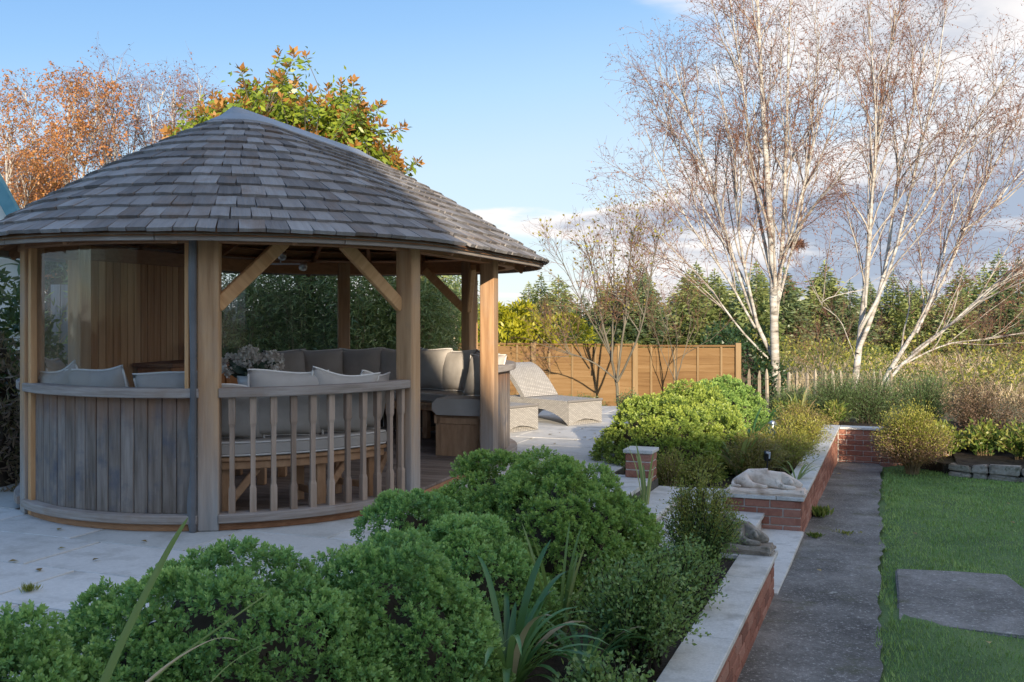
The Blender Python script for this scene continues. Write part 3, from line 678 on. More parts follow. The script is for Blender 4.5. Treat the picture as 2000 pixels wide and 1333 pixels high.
# clear roll-down sheets with their grey edge strips
def sheet(s0, s1, z0=0.99, z1=2.0, r=1.655):
    arc_sweep('clear_sheet', s0, s1, r, r + 0.003, z0, z1, 'clear_pvc', bev=0.0005)
sheet(POSTS['L'] + 0.085, POSTS['F'] - 0.13)
sheet(POSTS['B1'] + 0.075, POSTS['K1'] - 0.075)
mobj('batten', box('batten', 0.03, 0.05, 1.1, 0.004), 'cedar', gz, smat(POSTS['F'] - 0.145, 1.675, 1.49))
mobj('batten', box('batten', 0.06, 0.05, 2.0, 0.004), 'cedar', gz, smat(POSTS['L'] + 0.115, 1.675, 1.0))
# grey rubber edge strip of the blind, slightly wavy, hanging down the front post
Vs, Fs = [], []
for i in range(41):
    t = i / 40; z = 0.0 + 2.03 * t; wv = 0.006 * math.sin(t * 9) + (0.012 * math.sin(t * 21) if t < 0.4 else 0)
    for (a, b) in ((-0.020, 0), (-0.012, 0.016), (0.010, 0.020), (0.027 + wv, 0.004), (0.024 + wv, -0.012), (-0.020, -0.012)):
        M = smat(POSTS['F'] - 0.092, 1.735, 0); v = M @ Vector((a, b, z)); Vs.append(v)
k = 6
for i in range(40):
    for j in range(k): Fs.append((i * k + j, i * k + (j + 1) % k, (i + 1) * k + (j + 1) % k, (i + 1) * k + j))
Fs += [tuple(range(k))[::-1], tuple(range(40 * k, 41 * k))]
mobj('blind_edge', fix_normals(pymesh('blind_edge', Vs, Fs)), 'rubber', gz)

# roof: boarded underside, rafters, fascia, shingles, lead ridge cap
def ringpts(r, n):
    """n points round the oval of radius r"""
    out_ = []; per = 2 * LS + 2 * math.pi * r
    for i in range(n): out_.append(qpos(per * i / n, r))
    return out_
def qpos(q, r):
    per = 2 * LS + 2 * math.pi * r; q %= per
    if q <= LS: return spos(q, r)
    q -= LS
    if q <= math.pi * r: return spos(LS + q / r * RP, r)
    q -= math.pi * r
    if q <= LS: return spos(LS + math.pi * RP + q, r)
    return spos(2 * LS + math.pi * RP + (q - LS) / r * RP, r)
nr = 72; V = []; F = []
rs = [2.03, 1.85, 1.67, 1.49, 1.31, 1.13, 0.95, 0.75, 0.55, 0.35, 0.12]
for dz_ in (-0.028, -0.05):
    for r in rs:
        for i in range(nr): p, _ = spos(TOT * i / nr, r); V.append((p.x, p.y, zroof(r) + dz_))
for L in range(2):
    for a in range(len(rs) - 1):
        for i in range(nr):
            b0 = L * len(rs) * nr + a * nr; q = (b0 + i, b0 + (i + 1) % nr, b0 + nr + (i + 1) % nr, b0 + nr + i); F.append(q if L == 0 else q[::-1])
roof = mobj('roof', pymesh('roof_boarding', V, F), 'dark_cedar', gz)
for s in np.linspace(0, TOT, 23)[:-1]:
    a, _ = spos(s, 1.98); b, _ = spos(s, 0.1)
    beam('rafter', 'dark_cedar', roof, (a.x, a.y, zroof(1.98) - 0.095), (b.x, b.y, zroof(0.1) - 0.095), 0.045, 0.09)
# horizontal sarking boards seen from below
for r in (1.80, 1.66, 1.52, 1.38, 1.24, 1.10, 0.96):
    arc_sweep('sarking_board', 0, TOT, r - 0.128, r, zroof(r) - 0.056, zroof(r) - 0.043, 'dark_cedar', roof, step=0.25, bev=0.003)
for i in range(14):
    s0, s1 = TOT * i / 14, TOT * (i + 1) / 14
    arc_sweep('fascia', s0 + 0.003, s1 - 0.003, 1.985, 2.012, 1.995, 2.05, 'rail_wood', roof, step=0.2, bev=0.003)
shg = {}
def shingle_mesh(wd, key):
    """split shingle: tapered slab with an uneven butt"""
    k = (round(wd, 3), key)
    if k in shg: return shg[k]
    r = random.Random(hash(k) & 0xffff); L = 0.30; t0, t1 = 0.027, 0.005; h = wd / 2
    j = [r.uniform(-0.007, 0.007) for _ in range(4)]
    V = [(-h, j[0], 0), (0, (j[0] + j[1]) / 2 + r.uniform(-.004, .004), 0), (h, j[1], 0), (h, L, 0), (-h, L, 0), (-h, j[0], t0), (0, (j[0] + j[1]) / 2, t0 + r.uniform(-.003, .003)), (h, j[1], t0), (h, L, t1), (-h, L, t1)]
    F = [(5, 6, 7, 8, 9), (0, 1, 6, 5), (1, 2, 7, 6), (2, 3, 8, 7), (4, 0, 5, 9), (0, 4, 3, 2, 1)]
    shg[k] = pymesh('shingle', V, F); return shg[k]
cand = []
NR = 13; EXP = 0.142
widths = [0.115, 0.13, 0.145, 0.16, 0.175, 0.19]
for kk in range(NR):
    r = 2.075 - kk * EXP
    per = 2 * LS + 2 * math.pi * max(r, .12); q = random.uniform(0, 0.1)
    sc = 1.0 if r > 0.9 else 0.8
    while q < per - 0.04:
        wd = random.choice(widths[1:5]) * (0.92 if kk > 5 else 1.0)
        if per - q - wd < 0.06: wd = per - q
        wd = min(wd, 0.2)
        p, nn = qpos(q + wd / 2, max(r, .12))
        z = zroof(r) + 0.004
        gl = (zroof(r - 0.1) - zroof(r)) / 0.1
        pitch = math.atan(gl) - 0.045
        M = T(p.x, p.y, z) @ RZ(math.atan2(nn.y, nn.x) + math.pi / 2) @ RX(pitch + random.gauss(0, 0.012)) @ T(0, 0, random.uniform(0, 0.004)) @ RZ(random.gauss(0, 0.008))
        wn = round(wd - random.uniform(0.006, 0.014), 3)
        nrm = M.to_3x3() @ Vector((0, 0, 1)); view = (Vector((0, 0, 1.5)) - p - Vector((0, 0, z)))
        # what shows is the butt edge and the exposed face
        face = max(0, nrm.dot(view.normalized())); area = (face + 0.1) * wd / view.length_squared if nrm.dot(view) > 0 or nn.dot(view) > 0.4 else 0
        if p.x / p.y < -0.53: area = 0
        cand.append((area, wn, M, random.randrange(3))); q += wd
cand.sort(key=lambda c: -c[0])
rest_V, rest_F, rest_r = [], [], []
for i, (area, wn, M, key) in enumerate(cand):
    wq = round(wn / 0.005) * 0.005; me = shingle_mesh(wq, key)
    if i < 300: mobj('shingle', me, 'shingle', roof, M)
    else:
        b = len(rest_V); rv = random.random()
        for v in me.vertices: rest_V.append(M @ v.co); rest_r.append(rv)
        rest_F += [tuple(b + j for j in p.vertices) for p in me.polygons]
me = pymesh('shingles', rest_V, rest_F)
a = me.attributes.new('rnd', 'FLOAT', 'POINT'); a.data.foreach_set('value', np.array(rest_r, np.float32))
stuff(mobj('shingles', me, 'shingle_far', roof))
# lead cap over the ridge
V, F = [], []; nn_ = 56; prof = [(0.30, zroof(0.30) + 0.018), (0.30, zroof(0.30) + 0.034), (0.16, zroof(0.16) + 0.036), (0.05, ZR + 0.018), (0.004, ZR + 0.026)]
for (r, z) in prof:
    for i in range(nn_):
        p, _ = spos(TOT * i / nn_, r)
        if r < 0.1 and i > nn_ * .65: p = p - UX * (0.10 if r < .02 else 0.05)      # the cap is dressed forward to a point at the front
        V.append((p.x, p.y, z))
for a in range(len(prof) - 1):
    for i in range(nn_): F.append((a * nn_ + i, a * nn_ + (i + 1) % nn_, (a + 1) * nn_ + (i + 1) % nn_, (a + 1) * nn_ + i))
F.append(tuple(range((len(prof) - 1) * nn_, len(prof) * nn_)))
mobj('ridge_cap', fix_normals(pymesh('ridge_cap', V, F)), 'lead', roof)

# ------------------------------------------------------------------ furniture in the gazebo
def bench(name, label, s0, s1, legs_s, ends=()):
    p, _ = spos((s0 + s1) / 2, 1.3); b = thing(name, label, 'bench', (p.x, p.y, 0.07))
    arc_sweep('seat', s0, s1, 1.05, 1.56, 0.455, 0.485, 'bench_wood', b)
    arc_sweep('apron', s0, s1, 1.50, 1.535, 0.395, 0.454, 'bench_wood', b)
    arc_sweep('apron', s0, s1, 1.06, 1.09, 0.395, 0.454, 'bench_wood', b)
    for s in legs_s:
        for r in (1.11, 1.46): mobj('leg', box('leg', 0.075, 0.07, 0.325, 0.005), 'bench_wood', b, smat(s, r, 0.2325))
        p0, _ = spos(s, 1.44); p1, _ = spos(s, 1.13); beam('stretcher', 'bench_wood', b, (p0.x, p0.y, 0.17), (p1.x, p1.y, 0.17), 0.03, 0.05)
        p0, _ = spos(s + 0.05, 1.46); p1, _ = spos(s + 0.27, 1.46); beam('bracket', 'bench_wood', b, (p0.x, p0.y, 0.15), (p1.x, p1.y, 0.39), 0.035, 0.055)
    for s in ends:
        arc_sweep('seat_end', s, s + 0.5, 1.03, 1.575, 0.40, 0.487, 'bench_wood', b)
        for i in range(7):
            p_, _ = spos(s + 0.02, 1.075 + i * 0.073)
            mobj('board', box('board', 0.068, 0.02, 0.325, 0.003, 'bw'), 'bench_wood', b, T(p_.x, p_.y, 0.235) @ RZ(math.atan2(NX.y, NX.x)))
        mobj('end_core', box('end_core', 0.50, 0.4, 0.32, 0), 'bench_wood', b, smat(s + 0.25, 1.30, 0.234, math.pi / 2) @ RZ(math.pi / 2))
    return b
SA0, SA1 = 9.85, TOT - 0.34
bench('curved_bench', 'curved wooden bench on legs behind the balustrade at the front', SA0, SA1, [10.0, 10.9, 11.9, 13.1, 13.9, 14.45])
bench('curved_bench', 'boxed wooden bench along the rear of the gazebo by its entrance', 1.92, 7.0, [3.0, 4.2, 5.4, 6.6], ends=[1.92])
def seat_pad(label, s0, s1, loc_s):
    p, _ = spos(loc_s, 1.3); c = thing('seat_cushion', label, 'cushion', (p.x, p.y, 0.49), group='grey seat pads on the curved benches')
    arc_sweep('pad', s0, s1, 1.06, 1.575, 0.489, 0.60, 'fabric', c, bev=0.025)
    for (r, z) in ((1.572, 0.592), (1.572, 0.502), (1.063, 0.592)):
        pts = np.array([(*spos(s, r)[0][:2], z) for s in np.linspace(s0 + .02, s1 - .02, 40)])
        tubes('piping', [(pts, np.full(40, 0.006))], 'piping', c, 5)
seat_pad('long curved grey seat cushion with pale piping behind the balusters', SA0 + .02, SA1 - 0.01, 13.9)
seat_pad('grey brown seat cushion on the rear bench beyond the entrance', 2.45, 6.95, 4.5)
p, _ = spos(2.15, 1.3)
c_ = thing('seat_cushion', 'thick rounded grey brown seat cushion ending the bench at the entrance', 'cushion', (p.x, p.y, 0.49), group='grey seat pads on the curved benches')
arc_sweep('pad', 1.88, 2.44, 1.02, 1.585, 0.489, 0.655, 'fabric', c_, bev=0.05)

def pillow_mesh(wd, ht, th, seed):
    """stuffed square cushion: pinched corners, puffed centre, a few wrinkles"""
    r = np.random.default_rng(seed); n = 15; u = np.linspace(-1, 1, n); U, Vv = np.meshgrid(u, u)
    prof = np.clip((1 - np.abs(U) ** 2.6) * (1 - np.abs(Vv) ** 2.6), 0, 1) ** 0.55
    pin = 1 - 0.07 * (1 - U ** 2) * Vv ** 2; pin2 = 1 - 0.07 * (1 - Vv ** 2) * U ** 2
    sag = 0.018 * r.normal() ; X = U * wd / 2 * pin2; Z = Vv * ht / 2 * pin + sag * ht * (1 - U ** 2) * (Vv > 0) * Vv - 0.009 * (Vv > 0) * Vv * np.cos(U * 3 + r.random() * 3)
    ph = r.random(4) * 6.28
    wr = 1 + 0.06 * np.sin(5 * U + 3 * Vv + ph[0]) + 0.07 * np.sin(7 * Vv - 4 * U + ph[1]) * np.abs(U)
    Yf = th / 2 * prof * wr
    A = np.stack([X, -Yf, Z], -1).reshape(-1, 3); B = np.stack([X, Yf, Z], -1).reshape(-1, 3)
    idx = (np.arange(n - 1)[:, None] * n + np.arange(n - 1)[None]).ravel(); q = np.stack([idx, idx + 1, idx + n + 1, idx + n], 1)
    me = npmesh('cushion_cover', np.concatenate([A, B]), np.concatenate([q, q[:, ::-1] + n * n]), smooth=True)
    bm = bmesh.new(); bm.from_mesh(me); bmesh.ops.remove_doubles(bm, verts=bm.verts, dist=1e-5); bm.to_mesh(me); bm.free()
    ring = [(0, j) for j in range(n)] + [(i, n - 1) for i in range(1, n)] + [(n - 1, j) for j in range(n - 2, -1, -1)] + [(i, 0) for i in range(n - 2, -1, -1)]
    return me, np.array([(X[i, j], 0, Z[i, j]) for i, j in ring])
def cushion(label, s, r=1.40, z=0.60, wd=0.56, ht=0.50, th=0.20, tilt=14, yaw=0, roll=0, seed=0, grp='grey scatter cushions along the curved benches'):
    p, nn = spos(s, r)
    M = T(p.x, p.y, z) @ RZ(math.atan2(nn.y, nn.x) - math.pi / 2 + rad(yaw)) @ RX(rad(-tilt)) @ RY(rad(roll)) @ T(0, 0, ht / 2)
    t = thing('cushion', label, 'cushion', (p.x, p.y, z), grp)
    me, ring = pillow_mesh(wd, ht, th, seed)
    mobj('cover', me, 'fabric', t, M)
    tubes('piping', [(ring, np.full(len(ring), 0.0085))], 'piping', t, 5, M=M)
CUF = [  # front bench: label, run s, height, tilt, yaw, roll, width
    ('grey cushion slumped in the corner beside the left gazebo post', 11.62, .54, 16, 10, 12, .50),
    ('grey cushion lying lengthways behind the clear panel with folded corner', 12.08, .54, 16, -4, 5, .62),
    ('grey cushion half hidden behind the grey rubber strip of the front post', 12.70, .52, 15, 6, 3, .50),
    ('grey cushion just right of the front post, mostly behind it', 13.17, .40, 12, 0, -4, .44),
    ('widest grey cushion behind the balustrade, right of the front post', 13.60, .50, 10, 0, -2, .60),
    ('grey cushion leaning in the middle of the balustrade with peaked corner', 14.07, .50, 16, -10, -7, .56),
    ('smallest grey cushion at the right end of the balustrade', 14.42, .47, 14, 12, -5, .45),
    ('dark grey cushion at the back of the left bench below the bamboo window', 10.55, .55, 12, 0, 4, .60),
    ('grey cushion tucked behind the two left front cushions', 11.1, .52, 14, -8, 6, .55)]
for i, (lb, s, ht, ti, yw, ro, wd) in enumerate(CUF): cushion(lb, s, 1.40, 0.60, wd, ht, 0.20, ti, yw, ro, 10 + i)
CUB = [
    ('dark grey back cushion standing next to the vase of flowers', 6.55, 0), ('dark grey back cushion second along the rear bench from the vase', 6.02, 4),
    ('dark grey back cushion under the dark rear post', 5.50, -4), ('dark grey back cushion right of the rear post', 4.98, 3),
    ('dark grey back cushion left of the right front post in the rear', 4.48, -5), ('dark back cushion hidden behind the right front post', 3.98, 2),
    ('brown grey back cushion crossed by a bar of sunlight', 3.40, 0), ('sunlit brown grey back cushion near the entrance post', 2.85, 5)]
for i, (lb, s, yw) in enumerate(CUB): cushion(lb, s, 1.42, 0.60, 0.56, 0.50, 0.19, 11, yw, 0, 40 + i)
cushion('square brown grey cushion leaning sideways against the entrance post', 2.25, 1.42, 0.65, .48, .46, .20, 16, 68, 0, 61)

# coffee table
tc_ = Vector((-2.28, 8.65, 0)); t = thing('coffee_table', 'round wooden table carrying the vase inside the gazebo', 'table', (tc_.x, tc_.y, 0.07))
bm = bmesh.new(); bmesh.ops.create_cone(bm, cap_ends=True, segments=36, radius1=0.46, radius2=0.46, depth=0.035); me = bpy.data.meshes.new('table_top'); bm.to_mesh(me); bm.free()
mobj('table_top', me, 'bench_wood', t, T(tc_.x, tc_.y, 0.56))
for a in (0.6, 2.17, 3.74, 5.31):
    mobj('leg', box('leg', 0.07, 0.07, 0.472, 0.005, 'tb'), 'bench_wood', t, T(tc_.x + .30 * math.cos(a), tc_.y + .30 * math.sin(a), 0.306))
for a in (0.6, 2.17): 
    c, s_ = math.cos(a) * .28, math.sin(a) * .28
    beam('stretcher', 'bench_wood', t, (tc_.x - c, tc_.y - s_, 0.22 + 0.03 * (a > 1)), (tc_.x + c, tc_.y + s_, 0.22 + .03 * (a > 1)), 0.035, 0.06)
def lathe(name, prof, seg=28):
    V, F = [], []
    for (r, z) in prof:
        for i in range(seg): V.append((r * math.cos(6.28319 * i / seg), r * math.sin(6.28319 * i / seg), z))
    for a in range(len(prof) - 1):
        for i in range(seg): F.append((a * seg + i, a * seg + (i + 1) % seg, (a + 1) * seg + (i + 1) % seg, (a + 1) * seg + i))
    return pymesh(name, V, F, True)
vz = T(tc_.x + 0.03, tc_.y - 0.05, 0.578)
tag(mobj('vase', lathe('vase', [(0.0, 0.0), (.075, .0), (.085, .02), (.10, .16), (.115, .34), (.125, .40), (.117, .40), (.105, .33), (.09, .10), (0, .08)]), 'white_glaze', None, vz), 'tall white vase holding pale hydrangeas inside the gazebo', 'vase')
bq = thing('bouquet', 'pale pink and cream hydrangea heads with blue green leaves in the white vase', 'flowers', (tc_.x + 0.03, tc_.y - 0.05, 0.97))
vc = np.array([tc_.x + 0.03, tc_.y - 0.05, 0.97]); r_ = np.random.default_rng(3)
for (dx, dy, dz_) in ((-.17, -.05, .10), (.0, -.08, .17), (.19, .0, .12), (-.06, .10, .13), (.10, .10, .10)):
    n = 260; u = unit(r_.normal(size=(n, 3))); c0 = vc + np.array([dx, dy, dz_]); b = c0 + u * .085 * (0.8 + .25 * r_.random((n, 1)))
    leaves('flower_head', b, unit(u * .35 + r_.normal(size=(n, 3)) * .5), .034, .03, 'petal', bq, r=r_)
    tubes('stem', [(np.array([vc - [0, 0, .12], vc + [dx * .4, dy * .4, 0], c0]), np.array([.004, .004, .004]))], 'stem', bq)
n = 60; a = r_.random(n) * 6.28; b = vc + np.stack([np.cos(a) * .05, np.sin(a) * .05, r_.random(n) * .08], -1)
leaves('leaf_spray', b, np.stack([np.cos(a), np.sin(a), .1 + .6 * r_.random(n)], -1), .17 * (.6 + .6 * r_.random(n)), .05, 'eucalyptus_leaf', bq, r=r_)
# cabinet on the boarded wall with a pot plant
cb = thing('cabinet', 'brown wooden cabinet against the boarded inner wall of the gazebo', 'cabinet', (*spos(8.4, 1.35)[0][:2], 0.07))
mobj('carcass', box('carcass', 1.30, 0.40, 0.92, 0.006), 'cabinet_wood', cb, smat(8.35, 1.36, 0.53))
mobj('top', box('cabinet_top', 1.38, 0.46, 0.04, 0.006), 'dark_cedar', cb, smat(8.35, 1.36, 1.012))
for k_ in range(3):
    dm = smat(8.35, 1.36, 0.53) @ T(-0.42 + k_ * 0.42, -0.212, 0.0)
    dr = mobj('door', box('cabinet_door', 0.385, 0.022, 0.80, 0.005), 'cabinet_wood', cb, dm)
    mobj('handle', box('cabinet_handle', 0.02, 0.03, 0.09, 0.004), 'black_metal', dr, dm @ T(0.15, -0.025, 0.1))
pp = spos(8.15, 1.36)[0]; pt = thing('pot_plant', 'small grey green plant on top of the wooden cabinet', 'plant', (pp.x, pp.y, 1.03))
mobj('pot', lathe('pot', [(0, 0), (.06, 0), (.08, .09), (.07, .09), (0, .07)]), 'white_glaze', pt, T(pp.x, pp.y, 1.033))
n = 160; a = r_.random(n) * 6.28; b = np.array([pp.x, pp.y, 1.11]) + .03 * r_.normal(size=(n, 3))
leaves('foliage', b, np.stack([np.cos(a), np.sin(a), .1 + .8 * r_.random(n)], -1), .12 * (.5 + r_.random(n)), .03, 'eucalyptus_leaf', pt, r=r_)
# three-headed spotlight under the roof
sp_c = Vector((-2.22, 9.55, 1.99)); sl = thing('spotlight_bar', 'small silver three spot ceiling light hanging under the gazebo roof', 'ceiling light', sp_c[:])
beam('bar', 'silver', sl, sp_c + Vector((-.22, 0, 0)), sp_c + Vector((.22, .03, 0)), .02, .02, .003)
beam('rod', 'silver', sl, sp_c, sp_c + Vector((0, 0, .8)), .012, .012, .002)
for dx in (-.21, 0.02, .22):
    cpm = lathe('spot', [(0, .06), (.03, .06), (.042, 0), (.036, 0), (.028, .045), (0, .05)], 16)
    mobj('spot', cpm, 'silver', sl, T(sp_c.x + dx, sp_c.y - .03, sp_c.z - .04 + (.1 if abs(dx) < .1 else 0)) @ RX(rad(-50)))
# ------------------------------------------------------------------ the house behind the viewer (it throws the shade over the garden)
HY = -13.0
house = thing('house', 'cream rendered house with steep slate roof standing behind the viewer', 'house', (-4, -17, -0.5))
def block(name, prof, y0, y1, m):
    n = len(prof); V = [(x, y0, z) for x, z in prof] + [(x, y1, z) for x, z in prof]
    F = [tuple(range(n)), tuple(range(n, 2 * n))] + [(i, (i + 1) % n, n + (i + 1) % n, n + i) for i in range(n)]
    return mobj(name, fix_normals(pymesh(name, V, F)), m, house)
block('wall', [(-18, -1), (3.2, -1), (3.2, 5.2), (-18, 5.2)], HY - 8, HY, 'cream_render')
block('roof', [(-18.2, 5.202), (3.3, 5.202), (1.25, 9.2), (-18.2, 9.2)], HY - 8.1, HY + .05, 'slate')
block('wall', [(3.202, -1), (24, -1), (24, 4.9), (3.202, 4.9)], HY - 7, HY, 'cream_render')
block('roof', [(3.31, 4.902), (24.2, 4.902), (24.2, 5.48), (3.31, 5.48)], HY - 7.1, HY + .05, 'slate')
for k_ in range(8):
    M = T(-14 + (k_ % 4) * 4.4, HY + 0.01, 1.0 + 2.7 * (k_ // 4))
    wn = mobj('window', box('window', 1.5, 0.08, 1.3, 0.01, 'hw'), 'white_glaze', house, M)
    mobj('pane', box('pane', 1.3, 0.05, 1.1, 0, 'hp'), 'lead', wn, M @ T(0, .03, 0))

# neighbouring outbuilding, a sliver at the left edge
ob = thing('outbuilding', 'cream building with blue verge board showing above the gazebo roof at the left edge', 'building', (-8.0, 13.8, -0.3))
V = []
for dy in (0, 4.0):
    V += [(x - .85 * dy, 13.2 + dy, z) for x, z in ((-9.7, -.3), (-6.38, -.3), (-6.38, 2.45), (-8.04, 5.45), (-9.7, 2.45))]
mobj('wall', fix_normals(pymesh('gable_wall', V, [(0, 1, 2, 3, 4), (5, 6, 7, 8, 9), (0, 1, 6, 5), (1, 2, 7, 6), (2, 3, 8, 7), (3, 4, 9, 8), (4, 0, 5, 9)])), 'cream_render', ob)
for sg in (-1, 1):
    beam('verge_board', 'blue_paint', ob, (-8.04, 13.12, 5.50), (-8.04 + sg * 1.80, 13.12, 5.50 - 1.80 * 1.807), .10, .17)

# ------------------------------------------------------------------ fence, pales, post
fn = thing('fence', 'orange brown larch lap garden fence behind the sun loungers', 'fence', (1.6, 18.1, -0.2))
FP = [(-1.45, 18.28), (0.39, 18.20), (2.23, 18.08), (4.07, 17.96)]
ftop = [0.965, 0.955, 0.935]
FP_full = [(-3.29, 18.36)] + FP; ft = [0.965] + ftop
for i, (x, y) in enumerate(FP_full + [(4.18, 17.95)][:0]):
    mobj('post', box('fence_post', .10, .10, 1.42, .006), 'fence_post_wood', fn, T(x, y - .02, 0.285))
FPX = FP_full + [(5.4, 17.9)]
for i in range(len(FP_full) - 1):
    (x0, y0), (x1, y1) = FP_full[i], FP_full[i + 1]; a = math.atan2(y1 - y0, x1 - x0); L = math.hypot(x1 - x0, y1 - y0) - .10
    cx, cy = (x0 + x1) / 2, (y0 + y1) / 2; zt = ft[i]
    Mp = T(cx, cy, 0) @ RZ(a)
    ns = 9; hh = (zt - 0.04 + .34) / ns
    for k_ in range(ns):      # waney lap boards, each leaning over the one below
        me = box('slat', L, 0.012, hh + .022, .003, key=f'{k_ % 4}')
        if not me.get('wavy'):
            rr_ = random.Random(k_); me['wavy'] = 1
            bm = bmesh.new(); bm.from_mesh(me); bmesh.ops.subdivide_edges(bm, edges=[e for e in bm.edges if abs(e.verts[0].co.x - e.verts[1].co.x) > L * .8], cuts=7)
            for v in bm.verts:
                if v.co.z < 0: v.co.z += 0.012 * math.sin(v.co.x * 5 + k_) + rr_.uniform(-.004, .004)
            bm.to_mesh(me); bm.free()
        mobj('slat', me, 'fence_wood', fn, Mp @ T(0, 0, -.34 + hh * (k_ + .5)) @ RX(rad(-3)))
    for q in (-.36, -.12, .12, .36):
        mobj('batten', box('fence_batten', .038, .02, zt + .30, .003), 'fence_post_wood', fn, Mp @ T(q * L, -.028, (zt - .34) / 2 + .02))
    mobj('capping', box('fence_capping', L, .06, .035, .004), 'fence_wood', fn, Mp @ T(0, -.01, zt + .005))
tag(mobj('fence_post', box('tall_post', .13, .10, 2.1, .008), 'old_post', None, T(-1.0, 17.2, 0.75)), 'tall pale post standing between the bamboo hedge and the fence', 'post')
pf = thing('paling_fence', 'low chestnut paling fence of thin upright pales below the birches', 'fence', (5.0, 18.0, -0.3))
for i in range(16):
    x = 4.30 + i * .163 + random.gauss(0, .012); y = 18.0 - .02 * i
    V, F = lathe_sq([(0, .021), (.82 + random.uniform(-.03, .05), .021), (.90 + random.uniform(-.03, .05), .006)])
    mobj('pale', pymesh('pale', V, F), 'pale_wood', pf, T(x, y, -.42) @ RY(random.gauss(0, .03)) @ RZ(random.random()))
for z in (.08, .34):
    pts = np.array([(4.18 + .25 * i, 17.975 - .03 * i, z + .01 * math.sin(i * 2)) for i in range(11)]); tubes('wire', [(pts, np.full(11, .002))], 'black_metal', pf)

# ------------------------------------------------------------------ sun loungers
def lounger(corner, ang, label, back):
    """woven chaise: foot block with arched sides, flat seat, raised curved back; local x = width, local y = towards the head"""
    L = thing('sun_lounger', label, 'sun lounger', (corner[0], corner[1], 0), 'woven sun loungers on the terrace')
    M = T(corner[0], corner[1], 0) @ RZ(ang)
    wd = 0.66
    def uvbox(me):
        uv = me.uv_layers.new(name='UVMap')
        for p in me.polygons:
            n = p.normal
            for li in p.loop_indices:
                v = me.vertices[me.loops[li].vertex_index].co
                uv.data[li].uv = (v.x, v.y) if abs(n.z) > .6 else ((v.y, v.z) if abs(n.x) > .6 else (v.x, v.z))
        return me
    def side_profile(top):     # arched skirt along the length: list of (y, zbottom)
        return [(y, (0.0 + .20 * math.sin(math.pi * min(1, max(0, (y - .02) / 1.26))) ** .6) if .02 < y < 1.28 else 0.0) for y in np.linspace(0, 1.3, 27)]
    prof = side_profile(.33); V, F = [], []
    for x in (0, wd):
        for (y, zb) in prof: V += [(x, y, zb), (x, y, .33)]
    n = len(prof)
    for k_ in range(n - 1):
        a = 2 * k_; F += [(a, a + 1, a + 3, a + 2)]; b = 2 * n + a; F += [(b, b + 2, b + 3, b + 1)]
        F += [(a + 1, b + 1, b + 3, a + 3), (a, a + 2, b + 2, b)]
    # front apron with an arch
    xs = np.linspace(0, wd, 13); o = len(V)
    for x in xs: V += [(x, -.004, .075 * math.sin(math.pi * x / wd)), (x, -.004, .335)]
    for k_ in range(12): F.append((o + 2 * k_, o + 2 * k_ + 2, o + 2 * k_ + 3, o + 2 * k_ + 1))
    F.append((2 * n - 2, 2 * n - 1, 4 * n - 1, 4 * n - 2))
    mobj('seat_base', uvbox(pymesh('seat_base', V, F)), 'wicker', L, M)
    V, F = [], []; prof = []
    for t in np.linspace(0, 1, 12):   # back: sweeps up, then curls over
        prof.append((.86 + .50 * t + .10 * t ** 3, .335 + back * t - .12 * t ** 4))
    for (y, z) in prof: V += [(.0, y, z), (wd, y, z), (wd, y + .05, z - .05), (0, y + .05, z - .05)]
    for k_ in range(len(prof) - 1):
        for j in range(4): F.append((4 * k_ + j, 4 * k_ + (j + 1) % 4, 4 * k_ + 4 + (j + 1) % 4, 4 * k_ + 4 + j))
    F += [(3, 2, 1, 0), tuple(range(len(V) - 4, len(V)))]
    mobj('backrest', uvbox(fix_normals(pymesh('backrest', V, F))), 'wicker', L, M)
    mobj('rim', box('rim', wd + .03, .035, .035, .012), 'wicker', L, M @ T(wd / 2, -.005, .325))
lounger((0.76, 13.45), rad(42), 'grey woven sun lounger with raised back standing in front of the fence', .58)
lounger((-0.12, 12.55), rad(46), 'grey woven sun lounger half hidden behind the right gazebo post', .50)

# ------------------------------------------------------------------ garden lights, wire ball
def at(x, y, z): return Vector((x, y, z))
g1 = at(2.93, 11.2, -.17); t = thing('solar_lamp', 'glass globe solar lamp on a stake among the strap leaves', 'garden lamp', g1[:])
tubes('stake', [(np.array([g1, g1 + Vector((0, 0, .33))]), np.array([.008, .008]))], 'black_metal', t, 8)
mobj('globe', lathe('globe', [(.0, -.09), (.028, -.085), (.045, -.03), (.058, .02), (.05, .05), (.02, .062), (0, .064)], 20), 'clear_glass', t, T(g1.x, g1.y, .24))
mobj('bulb', lathe('bulb', [(0, -.05), (.014, -.045), (.02, -.0), (.012, .02), (0, .022)], 12), 'silver', t, T(g1.x, g1.y, .24))
mobj('cap', lathe('lamp_cap', [(.03, -.02), (.03, .0), (.0, .012)], 16), 'silver', t, T(g1.x, g1.y, .30))
g2 = at(2.50, 9.75, -.17); t = thing('solar_spotlight', 'small black solar spotlight with pale panel beside the dog statue', 'garden lamp', g2[:])
tubes('stake', [(np.array([g2, g2 + Vector((0, 0, .26))]), np.array([.008, .008]))], 'black_metal', t, 8)
mobj('head', box('spot_head', .06, .07, .09, .01), 'black_metal', t, T(g2.x, g2.y, .12) @ RX(rad(20)))
mobj('panel', box('solar_panel', .042, .006, .072, .002), 'solar_cell', t, T(g2.x, g2.y - .036, .13) @ RX(rad(20)) @ RZ(-.3))
wb = P(-1.05, 7.12, -.02); t = thing('wire_ball', 'black wire globe standing behind the small stone dog', 'garden ornament', (wb.x, wb.y, -.13))
